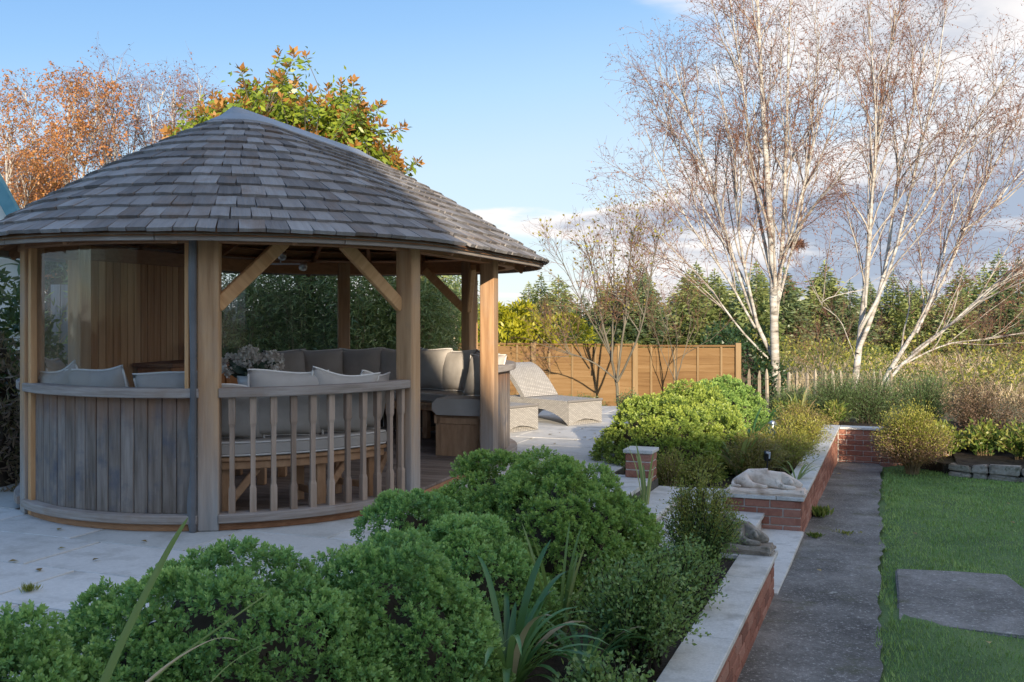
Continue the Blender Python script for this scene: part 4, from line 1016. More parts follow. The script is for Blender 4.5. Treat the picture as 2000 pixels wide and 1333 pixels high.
for k_ in range(6):
    a = np.linspace(0, 2 * np.pi, 25); pts = np.stack([np.cos(a) * .082, 0 * a, np.sin(a) * .082 ], -1) @ np.array(Matrix.Rotation(k_ * math.pi / 6 + .2, 3, 'Z')).T + np.array(wb)
    tubes('hoop', [(pts, np.full(25, .0032))], 'black_metal', t, 5)
for zz in (-.045, 0, .045):
    a = np.linspace(0, 2 * np.pi, 25); rr = math.sqrt(.082 ** 2 - zz ** 2); pts = np.stack([np.cos(a) * rr, np.sin(a) * rr, 0 * a + zz], -1) + np.array(wb)
    tubes('hoop', [(pts, np.full(25, .0032))], 'black_metal', t, 5)
tubes('stake', [(np.array([wb - Vector((0, 0, .082)), wb - Vector((0, 0, .30))]), np.array([.005, .005]))], 'black_metal', t, 5)

# ------------------------------------------------------------------ sleeping dog statues
def dog(name, label, M, m, flip=False):
    """a sleeping hound carved in one piece with its plinth; local x = nose direction"""
    t = thing(name, label, 'statue', M.to_translation()[:])
    # (x, y, z, r) body skeleton as a skinned graph
    J = [(-.17, .0, .10, .088), (-.06, .0, .105, .083), (.06, .0, .105, .082), (.135, .0, .088, .062), (.20, -.02, .062, .052), (.255, -.03, .05, .042), (.315, -.04, .036, .026),   # 0 rump .. 6 nose
         (-.18, -.085, .055, .066), (-.10, -.145, .032, .030), (-.02, -.150, .024, .020), (.03, -.15, .022, .018),   # hind leg 7..10
         (.10, -.075, .045, .040), (.16, -.125, .027, .024), (.23, -.130, .022, .019), (.265, -.130, .022, .017),    # foreleg 11..14
         (.175, .06, .03, .03), (.255, .05, .024, .02),     # other foreleg 15 16
         (-.255, -.02, .045, .026), (-.265, -.10, .022, .016), (-.19, -.165, .02, .011),     # tail 17..19
         (.195, .045, .085, .024), (.225, .085, .05, .014), (.205, -.07, .090, .022), (.235, -.098, .055, .013)]   # ears 20-23
    E = [(0, 1), (1, 2), (2, 3), (3, 4), (4, 5), (5, 6), (0, 7), (7, 8), (8, 9), (9, 10), (2, 11), (11, 12), (12, 13), (13, 14), (2, 15), (15, 16), (0, 17), (17, 18), (18, 19), (4, 20), (20, 21), (4, 22), (22, 23)]
    me = bpy.data.meshes.new('dog_body'); me.from_pydata([j[:3] for j in J], E, [])
    o = bpy.data.objects.new('body_tmp', me); C.objects.link(o)
    sk = o.modifiers.new('s', 'SKIN'); ss = o.modifiers.new('d', 'SUBSURF'); ss.levels = ss.render_levels = 2
    for v, j in zip(me.skin_vertices[0].data, J): v.radius = (j[3], j[3]); v.use_root = False
    me.skin_vertices[0].data[1].use_root = True
    dg = bpy.context.evaluated_depsgraph_get(); me2 = bpy.data.meshes.new_from_object(o.evaluated_get(dg)); bpy.data.objects.remove(o)
    me2.name = 'dog_body'
    for v in me2.vertices:
        x, z = v.co.x, v.co.z
        if -.10 < x < .10 and z > .03: v.co.z -= .0035 * math.sin(x * 150) ** 2 * min(1, (z - .03) * 20)
        if -.02 < x < .02 and z > .1: v.co.z -= .006 * (1 - abs(x) / .02)
        if v.co.z < .004: v.co.z = .004
    for p in me2.polygons: p.use_smooth = True
    bp = mobj('body', me2, m, t, M @ T(0, 0, .052))
    bm = bmesh.new(); bmesh.ops.create_cube(bm, size=1); 
    for v in bm.verts: v.co = Vector((v.co.x * .66, v.co.y * (.40 if v.co.x < 0 else .34), v.co.z * .056))
    bmesh.ops.bevel(bm, geom=bm.edges[:], offset=.02, segments=3, affect='EDGES')
    bmesh.ops.subdivide_edges(bm, edges=[e for e in bm.edges if e.calc_length() > .2], cuts=6)
    r = random.Random(4)
    for v in bm.verts: v.co += Vector((r.uniform(-.006, .006), r.uniform(-.006, .006), r.uniform(-.003, .003)))
    me = bpy.data.meshes.new('plinth'); bm.to_mesh(me); bm.free()
    mobj('plinth', me, m, t, M @ T(0.015, -.02, .028))
dog('dog_statue', 'pale stone statue of a sleeping dog on the far wall end', MW @ T(-1.10, 9.24, ZC + .016) @ RZ(rad(2)) @ Matrix.Diagonal((1.06, .62, .98, 1)), 'statue')
dog('dog_statue', 'darker weathered stone statue of a sleeping dog beside the wire globe', MW @ T(-1.09, 6.93, ZC + .016) @ RZ(rad(0)) @ Matrix.Diagonal((.95, .55, 1.0, 1)), 'statue_dark')

# ------------------------------------------------------------------ shrubs
def lobed(r, n, rx, ry, h, lobe, nl, squash=0.9):
    """points and outward directions on a cushion of many small domes (0,0,0 = base centre)"""
    u = unit(r.normal(size=(nl * 3, 3))); u[:, 2] = np.abs(u[:, 2]) * 1.0 - .05; u = unit(u)
    keep = [0]
    for i in range(1, len(u)):
        if len(keep) >= nl: break
        if np.min(np.linalg.norm((u[keep] - u[i]) * [rx, ry, h], axis=1)) > lobe * .85: keep.append(i)
    u = u[keep]; cc = u * np.array([rx, ry, h]) * (0.77 + .12 * r.random((len(u), 1))); lr = lobe * (.7 + .7 * r.random(len(u)))
    which = r.integers(0, len(u), n); d = unit(r.normal(size=(n, 3)) * .75 + u[which] * 1.0 + [0, 0, .25])
    p = cc[which] + d * lr[which][:, None] * (0.88 + .2 * r.random((n, 1)))
    p[:, 2] = np.maximum(p[:, 2], 0.0)
    return p, d, which, cc
def sprigs(p, d, r, k, L, wd, spread, rnd, rise=0.35):
    """k leaves in a little rosette at each point, opening about its direction"""
    n = len(p); a = r.random((n, 1)) * 6.28 + np.arange(k)[None] * 2.4; lv = np.arange(k)[None] / k
    ref = np.where(np.abs(d[:, 2:3]) > .9, [[1., 0, 0]], [[0, 0, 1.]]); A = unit(np.cross(d, ref)); B = np.cross(d, A)
    rad_ = A[:, None] * np.cos(a)[..., None] + B[:, None] * np.sin(a)[..., None]
    sp = spread * (1.15 - lv * .8)
    D = unit(rad_ * sp[..., None] + d[:, None] * (rise + lv[..., None] * .7))
    b = p[:, None] + d[:, None] * (lv[..., None] - .5) * L * 1.3
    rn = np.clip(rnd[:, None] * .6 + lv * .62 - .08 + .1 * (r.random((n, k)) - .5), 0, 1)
    return b.reshape(-1, 3), D.reshape(-1, 3), L * (1 - .35 * lv).repeat(n, 0).ravel() if lv.shape[0] == n else (L * (1 - .35 * np.broadcast_to(lv, (n, k)))).ravel(), wd, rn.ravel()
def core(name, rx, ry, h, parent, c, seed, m='stem', s=.80):
    """dense dead twiggy inside of a shrub"""
    bm = bmesh.new(); bmesh.ops.create_icosphere(bm, subdivisions=3, radius=1); r = random.Random(seed)
    for v in bm.verts: f = r.uniform(.85, 1.05) * s; v.co = Vector((v.co.x * rx * f, v.co.y * ry * f, max(-.02, v.co.z) * h * f))
    me = bpy.data.meshes.new(name); bm.to_mesh(me); bm.free(); return mobj(name, me, m, parent, T(*c))
def cushion_shrub(label, c, rx, ry, h, m, seed, dens=1.5, k=10, L=.0275, wd=.0125, lobe=.125, name='hebe_shrub', grp='rounded evergreen hebe shrubs', hl=0.0):
    r = np.random.default_rng(seed); t = thing(name, label, 'shrub', c, grp)
    area = 2 * math.pi * ((rx * ry) ** .8 + (rx * h) ** .8 + (ry * h) ** .8) / 3 * 1.15
    n = int(area / (L * 1.35) ** 2 * 1.5 * dens); nl = int(area / (lobe * 1.5) ** 2 * 1.0) + 6
    p, d, wh, cc = lobed(r, n, rx, ry, h, lobe, nl)
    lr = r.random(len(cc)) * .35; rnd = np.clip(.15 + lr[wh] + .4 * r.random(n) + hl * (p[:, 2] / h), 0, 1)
    b, D, LL, ww, rn = sprigs(p, d, r, k, L, wd, .95, rnd)
    leaves('foliage', b + np.array(c), D, LL, ww, m, t, rn, r)
    core('stems', rx, ry, h, t, c, seed)
    paths = []
    for i in range(26):
        tgt = cc[r.integers(len(cc))]; q = np.array([[0, 0, 0], tgt * .45 + r.normal(size=3) * .05, tgt * .97]); q[:, 2] = np.maximum(q[:, 2], 0)
        paths.append((q + np.array(c), np.array([.009, .006, .003])))
    tubes('stem', paths, 'stem', t, 5)
    return t
ZB = -.17
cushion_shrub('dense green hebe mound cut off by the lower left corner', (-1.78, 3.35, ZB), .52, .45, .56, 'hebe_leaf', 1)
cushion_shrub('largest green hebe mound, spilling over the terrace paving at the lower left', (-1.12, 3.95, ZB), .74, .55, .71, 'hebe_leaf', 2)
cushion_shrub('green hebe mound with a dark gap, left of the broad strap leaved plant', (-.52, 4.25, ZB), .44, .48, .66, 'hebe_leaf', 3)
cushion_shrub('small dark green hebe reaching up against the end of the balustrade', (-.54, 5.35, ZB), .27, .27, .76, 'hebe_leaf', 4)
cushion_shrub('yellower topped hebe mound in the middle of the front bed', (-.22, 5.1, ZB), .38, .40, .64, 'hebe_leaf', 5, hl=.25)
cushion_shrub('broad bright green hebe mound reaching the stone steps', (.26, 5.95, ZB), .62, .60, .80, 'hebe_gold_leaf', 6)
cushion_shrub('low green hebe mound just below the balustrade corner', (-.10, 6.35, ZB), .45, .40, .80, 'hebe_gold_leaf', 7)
F_ = dict(k=9, L=.036, wd=.017, lobe=.13)
cushion_shrub('big sunlit yellow green hebe mound behind the brick pillar', (1.52, 10.45, ZB), .66, .62, .80, 'hebe_lit_leaf', 8, **F_)
cushion_shrub('sunlit hebe lobe between the big mound and the strap leaves', (2.12, 10.9, ZB), .45, .5, .68, 'hebe_lit_leaf', 9, **F_)
cushion_shrub('sunlit green hebe mound in the middle of the far bed', (2.15, 11.9, ZB), .60, .60, .80, 'hebe_lit_leaf', 10, **F_)
cushion_shrub('furthest green hebe mound, nearest the fence', (2.72, 13.1, ZB), .66, .62, .82, 'hebe_gold_leaf', 11, **F_)

def twiggy(name, label, cat, c, rx, ry, h, n, m, stem_m, seed, L=.03, wd=.012, up=.6, nst=30, grp=None, base=0.0, rt=.0035, lo=0.12, topm=None, vase=.35):
    """open shrub of upright twigs clothed with small leaves"""
    r = np.random.default_rng(seed); t = thing(name, label, cat, c, grp); paths = []; C0 = np.array(c); Bs, Ds, zz = [], [], []
    per = max(3, n // nst)
    for i in range(nst):
        a = r.random() * 6.28; q = math.sqrt(r.random()); hh = h * math.sqrt(max(.05, 1 - q * q * .75)) * (.8 + .25 * r.random())
        tip = np.array([math.cos(a) * rx * q, math.sin(a) * ry * q, hh]); s = np.linspace(0, 1, 7)[:, None]
        root = np.array([math.cos(a), math.sin(a), 0]) * q * vase * rx
        pts = root * (1 - s) + tip * np.concatenate([s ** 1.5, s ** 1.5, s ** .8], 1) * 1.0; pts = pts + r.normal(size=pts.shape) * .012 * s
        paths.append((pts + C0, np.linspace(rt * 1.6, rt * .5, 7)))
        tt = lo + (1 - lo) * r.random(per) ** .8; f = tt * 6; i0 = np.minimum(f.astype(int), 5); w_ = (f - i0)[:, None]
        b = pts[i0] * (1 - w_) + pts[i0 + 1] * w_ + r.normal(size=(per, 3)) * np.array([rx, ry, h]) * .07 * (.4 + tt[:, None]); b[:, 2] = np.maximum(b[:, 2], .01)
        dr = unit(pts[i0 + 1] - pts[i0]); Bs.append(b); Ds.append(unit(dr * up + r.normal(size=(per, 3)) * .6)); zz.append(tt)
    b = np.concatenate(Bs); D = np.concatenate(Ds); z = np.concatenate(zz)
    rnd = np.clip(.5 * r.random(len(b)) + .45 * z, 0, 1)
    tubes('stem', paths, stem_m, t, 4)
    if topm:
        k = (b[:, 2] / h + .18 * r.normal(size=len(b))) > .55
        leaves('foliage', b[k] + C0, D[k], L, wd, topm, t, rnd[k], r); leaves('dry_foliage', b[~k] + C0, D[~k], L, wd, m, t, rnd[~k], r)
    else: leaves('foliage', b + C0, D, L * (.7 + .6 * r.random(len(b))), wd, m, t, rnd, r)
    return t
GB = 'fine leaved bushes in the wall bed'
twiggy('box_shrub', 'dark small leaved bush in the foreground beside the wall coping', 'shrub', (.60, 4.75, ZB), .32, .30, .52, 9000, 'box_leaf', 'stem', 21, .024, .014, .5, 90)
twiggy('box_shrub', 'dark bushy plant low between the wall coping and the yellow green bush', 'shrub', (.95, 5.55, ZB), .26, .30, .42, 5000, 'box_leaf', 'stem', 22, .022, .012, .5, 70)
twiggy('box_shrub', 'small bright tipped bush at the bottom edge right of the strap leaved plant', 'shrub', (.36, 3.95, ZB), .22, .2, .30, 3500, 'box_leaf', 'stem', 23, .026, .016, .5, 50)
twiggy('heath_shrub', 'upright yellow green bush hiding the middle of the stone steps', 'shrub', (1.19, 6.3, ZB), .26, .26, .66, 15000, 'box_leaf', 'stem', 24, .020, .008, .8, 90, topm='olive_leaf')
twiggy('heath_shrub', 'golden green feathery bush behind the far dog statue', 'shrub', (2.48, 10.2, ZB), .42, .42, .44, 6500, 'bronze_leaf', 'tan_stem', 25, .03, .010, .9, 90)
twiggy('heath_shrub', 'feathery bush left of the solar spotlight in the far bed', 'shrub', (2.95, 10.75, ZB), .36, .4, .46, 5500, 'olive_leaf', 'tan_stem', 26, .03, .010, .9, 80)
twiggy('heath_shrub', 'mixed green and bronze bush along the far wall coping', 'shrub', (3.4, 11.9, ZB), .42, .55, .48, 6500, 'olive_leaf', 'tan_stem', 27, .03, .010, .9, 90)
twiggy('heath_shrub', 'bronze tinted bush at the far corner of the brick wall', 'shrub', (3.85, 13.2, ZB), .45, .55, .50, 5500, 'bronze_leaf', 'tan_stem', 28, .03, .010, .9, 80)
twiggy('heath_shrub', 'small dry tufted bush right of the brick pillar', 'shrub', (1.50, 9.50, ZB), .20, .16, .40, 2200, 'olive_leaf', 'tan_stem', 29, .025, .008, .9, 50)
twiggy('heath_shrub', 'dark little bush right of the small dry tufted bush', 'shrub', (1.84, 9.6, ZB), .2, .18, .34, 2200, 'olive_leaf', 'stem', 30, .025, .008, .9, 50)
twiggy('ball_shrub', 'round clipped heath ball, green on top and brown below, on the lawn edge', 'shrub', (5.33, 13.25, -.62), .50, .48, .86, 24000, 'brown_leaf', 'tan_stem', 31, .033, .0115, .9, 200, topm='olive_leaf', rt=.004, lo=.35, vase=.15)
for i, (x, y, rx, h, lb) in enumerate([(4.62, 16.3, .36, .62, 'rosemary bush nearest the picket fence'), (5.2, 16.0, .42, .86, 'tall green rosemary bush under the leaning birch'), (5.75, 15.9, .5, .92, 'dark upright rosemary bush behind the brick wall end'),
                                (6.45, 15.7, .45, .90, 'upright rosemary bush behind the clipped ball')]):
    twiggy('rosemary_bush', lb, 'shrub', (x, y, -.30), rx * 1.25, .5, h, 11000, 'rosemary_leaf', 'stem', 35 + i, .042, .008, 1.4, 150, 'rosemary bushes along the back of the garden')
twiggy('brown_shrub', 'dark purplish brown shrub behind the right hand flower bed', 'shrub', (7.05, 15.0, -.4), .6, .5, .95, 7000, 'brown_leaf', 'stem', 41, .035, .014, .6, 90)
twiggy('brown_shrub', 'brown twiggy shrub at the far right edge of the bed', 'shrub', (7.75, 14.6, -.4), .5, .5, .95, 5000, 'brown_leaf', 'tan_stem', 42, .035, .014, .6, 70)
for i, (x, y, s_, lb) in enumerate([(5.95, 13.75, .9, 'leafy green perennial right of the clipped ball'), (6.45, 13.6, 1.0, 'yellowing perennial in the middle of the flower bed'), (6.85, 13.3, 1.1, 'green grassy perennial above the edging stones'), (7.3, 13.5, 1.0, 'yellow tinged perennial at the right edge of the photo')]):
    twiggy('perennial', lb, 'plant', (x, y, -.44), .34 * s_, .3 * s_, .46 * s_, 1300, 'perennial_leaf', 'tan_stem', 45 + i, .075, .030, .5, 40)
for i, (x, y, s_, lb) in enumerate([(4.35, 15.65, .8, 'tufted green plant behind the wall corner'), (5.0, 15.45, .7, 'low green plant behind the short wall end'), (3.7, 15.6, .8, 'tufted plant between pales and wall corner')]):
    twiggy('perennial', lb, 'plant', (x, y, -.22), .34 * s_, .3 * s_, .5 * s_, 800, 'perennial_leaf', 'tan_stem', 55 + i, .09, .016, .9, 40)
# low planting along the fence
for i, (x, y, rx, h, lb) in enumerate([(.62, 16.6, .40, .46, 'low blue green shrub behind the sun lounger back'), (1.15, 16.5, .45, .38, 'low green shrub behind the lounger seat'), (-.1, 16.6, .45, .4, 'low shrub behind the entrance post')]):
    twiggy('low_shrub', lb, 'shrub', (x, y, -.22), rx, .35, h, 3500, 'rosemary_leaf', 'stem', 61 + i, .04, .014, .5, 60)
twiggy('low_shrub', 'small round shrub in front of the fence panel joint', 'shrub', (1.93, 16.4, -.24), .24, .24, .46, 3500, 'rosemary_leaf', 'stem', 65, .035, .014, .5, 50)
twiggy('low_shrub', 'low green shrub between the far hebe and the fence', 'shrub', (2.75, 15.6, -.24), .5, .3, .42, 3500, 'rosemary_leaf', 'stem', 66, .035, .014, .5, 50)

# ------------------------------------------------------------------ strap-leaved plants
def strap_plant(name, label, c, n, L, wd, m, seed, arch=.9, up=.8, amin=0, amax=6.28, leafname='leaf', dead=.07):
    r = np.random.default_rng(seed); t = thing(name, label, 'plant', c)
    for i in range(n):
        a = amin + (amax - amin) * r.random(); l = L * (.6 + .5 * r.random()); k = 10; u0 = up + .5 * r.random(); ar = arch * (.5 + .9 * r.random())
        pos = np.array(c) + [.03 * math.cos(a), .03 * math.sin(a), 0]; el = min(1.45, u0); pts = [pos.copy()]; els = []
        for j in range(k):
            pos = pos + l / k * np.array([math.cos(a) * math.cos(el), math.sin(a) * math.cos(el), math.sin(el)]); pts.append(pos.copy()); el -= ar * 2.0 / k * (j / k + .3)
        pts = np.array(pts); sd = np.array([-math.sin(a), math.cos(a), 0]); s = np.linspace(0, 1, k + 1)
        ww = wd * (.75 + .5 * r.random()) * np.clip(np.minimum(1, .7 + s) * np.sqrt(np.maximum(0, 1 - s ** 3)), .04, 1); up_ = np.array([0, 0, 1.])
        V = np.concatenate([pts + sd * ww[:, None] / 2 + up_ * ww[:, None] * .18, pts, pts - sd * ww[:, None] / 2 + up_ * ww[:, None] * .18]); K = k + 1; ix = np.arange(k)
        F = np.concatenate([np.stack([ix, ix + 1, ix + K + 1, ix + K], 1), np.stack([ix + K, ix + K + 1, ix + 2 * K + 1, ix + 2 * K], 1)])
        mobj(leafname, npmesh(leafname, V, F, rnd=np.full(len(V), r.random()), smooth=True), 'straw' if r.random() < dead else m, t)
    return t
strap_plant('agapanthus', 'broad strap leaved green plant in the foreground bed', (-.02, 4.36, ZB), 44, .68, .036, 'strap_leaf', 71, 1.15, .95)
strap_plant('agapanthus', 'strap leaved plant under the hebe beside the stone steps', (.60, 5.75, ZB), 26, .52, .036, 'strap_leaf', 72, 1.2, .7)
strap_plant('iris', 'upright sword leaved plant behind the broad strap leaves', (.22, 4.95, ZB), 16, .62, .022, 'iris_leaf', 73, .3, 1.15)
strap_plant('agapanthus', 'strap leaved plant right of the big sunlit hebe', (2.33, 10.2, ZB), 24, .55, .04, 'iris_leaf', 74, .8, .9)
strap_plant('agapanthus', 'strap leaved clump behind the globe lamp', (2.85, 12.0, ZB), 30, .65, .04, 'strap_leaf', 75, .9, .9)
strap_plant('agapanthus', 'arching strap leaves beside the furthest hebe', (3.35, 13.3, ZB), 30, .65, .04, 'strap_leaf', 76, .9, .9)
strap_plant('iris', 'thin leaved tuft overhanging the far wall coping', (2.80, 9.8, ZB + .05), 16, .34, .016, 'iris_leaf', 77, .9, .7)
strap_plant('iris', 'pale upright blades growing by the brick pillar', (1.12, 8.35, -.09), 7, .50, .022, 'iris_leaf', 78, .25, 1.25)
strap_plant('iris', 'pale sword leaved tuft behind the short brick wall', (4.55, 15.7, -.22), 18, .65, .03, 'iris_leaf', 79, .5, 1.0)
strap_plant('agapanthus', 'small strap leaved clump between the broad plant and the wall coping', (.33, 4.55, ZB), 22, .42, .026, 'strap_leaf', 80, 1.1, .9)
strap_plant('iris', 'thin grassy tuft at the bottom edge beside the broad strap leaves', (-.22, 4.0, ZB), 18, .45, .016, 'iris_leaf', 81, .7, 1.0)
# tall flax blades across the lower left corner
fx = thing('flax_plant', 'long arching flax blades crossing the nearest hebe mounds', 'plant', (-1.22, 2.62, -.17))
def blade(pts, w0, rn, m='iris_leaf'):
    P_ = np.array(pts, float); tt = np.linspace(0, len(P_) - 1, 24); i0 = np.minimum(tt.astype(int), len(P_) - 2); f = (tt - i0)[:, None]
    def cr(k): return P_[np.clip(i0 + k, 0, len(P_) - 1)]
    a, b, c, d = cr(-1), cr(0), cr(1), cr(2); pts = .5 * ((2 * b) + (-a + c) * f + (2 * a - 5 * b + 4 * c - d) * f ** 2 + (-a + 3 * b - 3 * c + d) * f ** 3)
    s = np.linspace(0, 1, 24); ww = w0 * np.sqrt(np.maximum(1e-3, 1 - s ** 2.2)) * np.minimum(1, .6 + s); sd = np.array([.9, .35, 0]); ix = np.arange(23); K = 24
    V = np.concatenate([pts + sd * ww[:, None] / 2 + np.array([0, 0.2, .1]) * ww[:, None], pts, pts - sd * ww[:, None] / 2 + np.array([0, 0.2, .1]) * ww[:, None]])
    F = np.concatenate([np.stack([ix, ix + 1, ix + K + 1, ix + K], 1), np.stack([ix + K, ix + K + 1, ix + 2 * K + 1, ix + 2 * K], 1)])
    mobj('leaf', npmesh('leaf', V, F, rnd=np.full(len(V), rn), smooth=True), m, fx)
blade([(-1.22, 2.62, -.17), (-1.19, 2.68, .25), (-1.12, 2.78, .52), (-1.02, 2.9, .78), (-.96, 2.95, .90)], .030, .35)
blade([(-1.20, 2.62, -.17), (-1.16, 2.75, .30), (-1.02, 2.90, .46), (-.82, 3.0, .60), (-.74, 3.05, .65)], .016, .5)
blade([(-1.20, 2.60, -.17), (-1.16, 2.7, .30), (-1.02, 2.82, .47), (-.88, 2.9, .55), (-.80, 2.92, .545)], .016, .9, 'straw')
blade([(-1.02, 2.66, -.17), (-.95, 2.75, .30), (-.84, 2.85, .47), (-.72, 2.95, .53), (-.62, 2.98, .54)], .006, .6)
# fallen leaves and weeds
LEAFSPOTS = {
 'the path beside the brick wall': [(2.85, 9.9, -.51, 1), (2.3, 7.4, -.41, 2), (4.3, 13.0, -.58, 3)],
 'the lawn': [(3.5, 8.6, -.40, 2), (3.3, 5.5, -.39, 3), (2.75, 5.75, -.39, 4.4), (4.7, 9.3, -.45, 2), (4.3, 11.3, -.5, 1), (5.2, 10.4, -.48, 2), (4.0, 7.0, -.39, 1)],
 'the paving in front of the boarded gazebo panel': [(-2.9, 6.35, .004, .5), (-3.5, 6.7, .004, 2.5), (-3.15, 6.9, .004, 1.5), (-2.4, 6.55, .004, 3), (-3.0, 6.05, .004, 4), (-2.55, 6.05, .004, 1), (-3.75, 7.0, .004, 2), (-1.9, 6.7, .004, 2), (-2.0, 6.3, .004, 5), (-3.4, 6.2, .004, 1.1), (-2.75, 5.8, .004, 2.2)],
 'the sunlit paving near the sun loungers': [(.9, 12.1, .004, 2.2), (.45, 12.4, .004, .3), (.75, 11.9, .004, 5), (.25, 12.0, .004, 4), (.6, 12.6, .004, 1), (1.05, 12.5, .004, 2), (.5, 11.5, .004, 2), (.9, 13.0, .004, .6)]}
for where, lst in LEAFSPOTS.items():
    for (x, y, z, a) in lst:
        sc_ = random.uniform(.5, 1.1)
        o = mobj('fallen_leaf', npmesh('fallen_leaf', np.array([(0, 0, .004), (.025, .02, .012), (.06, 0, .008), (.025, -.02, .014)]) * [sc_, sc_, 1], np.array([[0, 1, 2, 3]]), rnd=np.full(4, random.random())), 'dead_leaf', None, T(x, y, z) @ RZ(a))
        tag(o, 'fallen brown leaf lying on ' + where, 'leaf', 'fallen leaves on ' + where)
def weed(label, c, n, rr, h, m, wd=.006):
    b, D, L = tuft(c, n, rr, h, m); t = thing('weed_tuft', label, 'weed', c); leaves('foliage', b, D, L, wd, m, t)
weed('round moss tuft growing in a paving joint at the left edge', (-2.62, 5.40, 0), 200, .06, .05, 'olive_leaf', .004)
weed('green weed tuft growing at the foot of the brick wall on the path', tuple(P(-.70, 10.35, path_z(10.35))), 260, .12, .11, 'perennial_leaf', .02)
weed('mossy weed tuft in the middle of the path', tuple(P(-.42, 9.5, path_z(9.5))), 130, .16, .022, 'olive_leaf', .01)
weed('small weed at the wall foot nearer the steps', tuple(P(-.66, 9.2, path_z(9.2))), 120, .07, .05, 'perennial_leaf', .015)
weed('small grey leaved weed beside the pale edge slab of the steps', tuple(P(-2.02, 8.0, -.085)), 90, .06, .12, 'rosemary_leaf', .03)
# rough stones edging the right-hand bed
structure(prism('flower_bed', [(5.72, 13.22), (6.1, 12.98), (7.1, 12.2), (9.5, 10.9), (11, 16.5), (4.9, 16.3), (5.45, 14.6), (5.6, 13.7)], -.8, -.47, 'soil', None, False))
ed = thing('stone_edging', 'row of lichen spotted rough stones holding the right hand flower bed', 'edging', (6.4, 12.7, -.62))
q0, q1 = Vector((5.75, 13.08, 0)), Vector((7.6, 11.75, 0)); dd = (q1 - q0); Ln = dd.length; an = math.atan2(dd.y, dd.x); s_ = 0; i = 0
while s_ < Ln:
    l = random.uniform(.13, .38)
    for lay in range(2):
        if lay == 1 and random.random() < .35: continue
        h = random.uniform(.06, .115); bm = bmesh.new(); bmesh.ops.create_cube(bm, size=1)
        for v in bm.verts: v.co = Vector((v.co.x * (l - .012), v.co.y * .15, v.co.z * h)) + Vector((random.uniform(-.022, .022), random.uniform(-.02, .02), random.uniform(-.016, .016)))
        bmesh.ops.bevel(bm, geom=bm.edges[:], offset=.014, segments=2, affect='EDGES'); me = bpy.data.meshes.new('stone'); bm.to_mesh(me); bm.free()
        c = q0 + dd * ((s_ + l / 2) / Ln); mobj('stone', me, 'statue_dark', ed, T(c.x, c.y, -.60 + lay * .09 + h / 2 - .02) @ RZ(an + random.gauss(0, .04)))
    s_ += l
# ------------------------------------------------------------------ trees
def polyline(p, k=9):
    p = np.array(p, float); s = np.r_[0, np.cumsum(np.linalg.norm(np.diff(p, axis=0), axis=1))]; u = np.linspace(0, s[-1], k)
    q = np.stack([np.interp(u, s, p[:, i]) for i in range(3)], 1)
    for _ in range(2): q[1:-1] = (q[:-2] + 2 * q[1:-1] + q[2:]) / 4
    return q
def grow(r, limbs, levels, wig=.08):
    """limbs: list of (pts, r0, r1). levels: list of dict(n, len, ang, rad, k, droop, up, lo). returns the list of paths per level"""
    out_ = []; cur = limbs
    for lv in levels:
        nxt = []
        for pts, r0, r1 in cur:
            L = np.linalg.norm(np.diff(pts, axis=0), axis=1).sum(); n = max(1, int(round(lv['n'] * (.75 + .5 * r.random()) * (min(L / lv.get('ref', L), 1.6)))))
            tt = lv.get('lo', .2) + (1 - lv.get('lo', .2)) * r.random(n) ** .85; f = tt * (len(pts) - 1); i0 = np.minimum(f.astype(int), len(pts) - 2); w_ = (f - i0)[:, None]
            b = pts[i0] * (1 - w_) + pts[i0 + 1] * w_; tg = unit(pts[i0 + 1] - pts[i0]); pr = unit(np.cross(tg, r.normal(size=(n, 3))))
            ang = np.radians(lv['ang'] * (.7 + .6 * r.random(n)))[:, None]; d = unit(tg * np.cos(ang) + pr * np.sin(ang) + np.array([0, 0, lv.get('up', 0)]))
            ln = lv['len'] * (1.1 - .75 * tt) * (.6 + .7 * r.random(n)) if lv.get('taper', True) else lv['len'] * (.5 + .8 * r.random(n))
            k = lv['k']; q = np.empty((n, k, 3)); q[:, 0] = b
            for j in range(1, k):
                d = unit(d + r.normal(size=(n, 3)) * lv.get('wig', wig) + np.array([0, 0, -lv.get('droop', 0)]) * (j / k)); q[:, j] = q[:, j - 1] + d * (ln / (k - 1))[:, None]
            pr_ = (r0 + (r1 - r0) * tt)
            for i in range(n):
                ra = min(lv['rad'], pr_[i] * .75) * (.8 + .4 * r.random()); nxt.append((q[i], ra, max(ra * .35, .0016)))
        out_.append(nxt); cur = nxt
    return out_
def to_tubes(lst): return [(p, np.linspace(a, b, len(p))) for p, a, b in lst]
def tip_bits(r, lst, per, lo=.3):
    B, D = [], []
    for p, _, _ in lst:
        t = lo + (1 - lo) * r.random(per); f = t * (len(p) - 1); i0 = np.minimum(f.astype(int), len(p) - 2); w_ = (f - i0)[:, None]; B.append(p[i0] * (1 - w_) + p[i0 + 1] * w_); D.append(p[i0 + 1] - p[i0])
    return np.concatenate(B), np.concatenate(D)
def wob(r, pts, a): 
    q = polyline(pts, 12); q[1:] += np.cumsum(r.normal(size=(11, 3)) * a, axis=0) * .35; return q

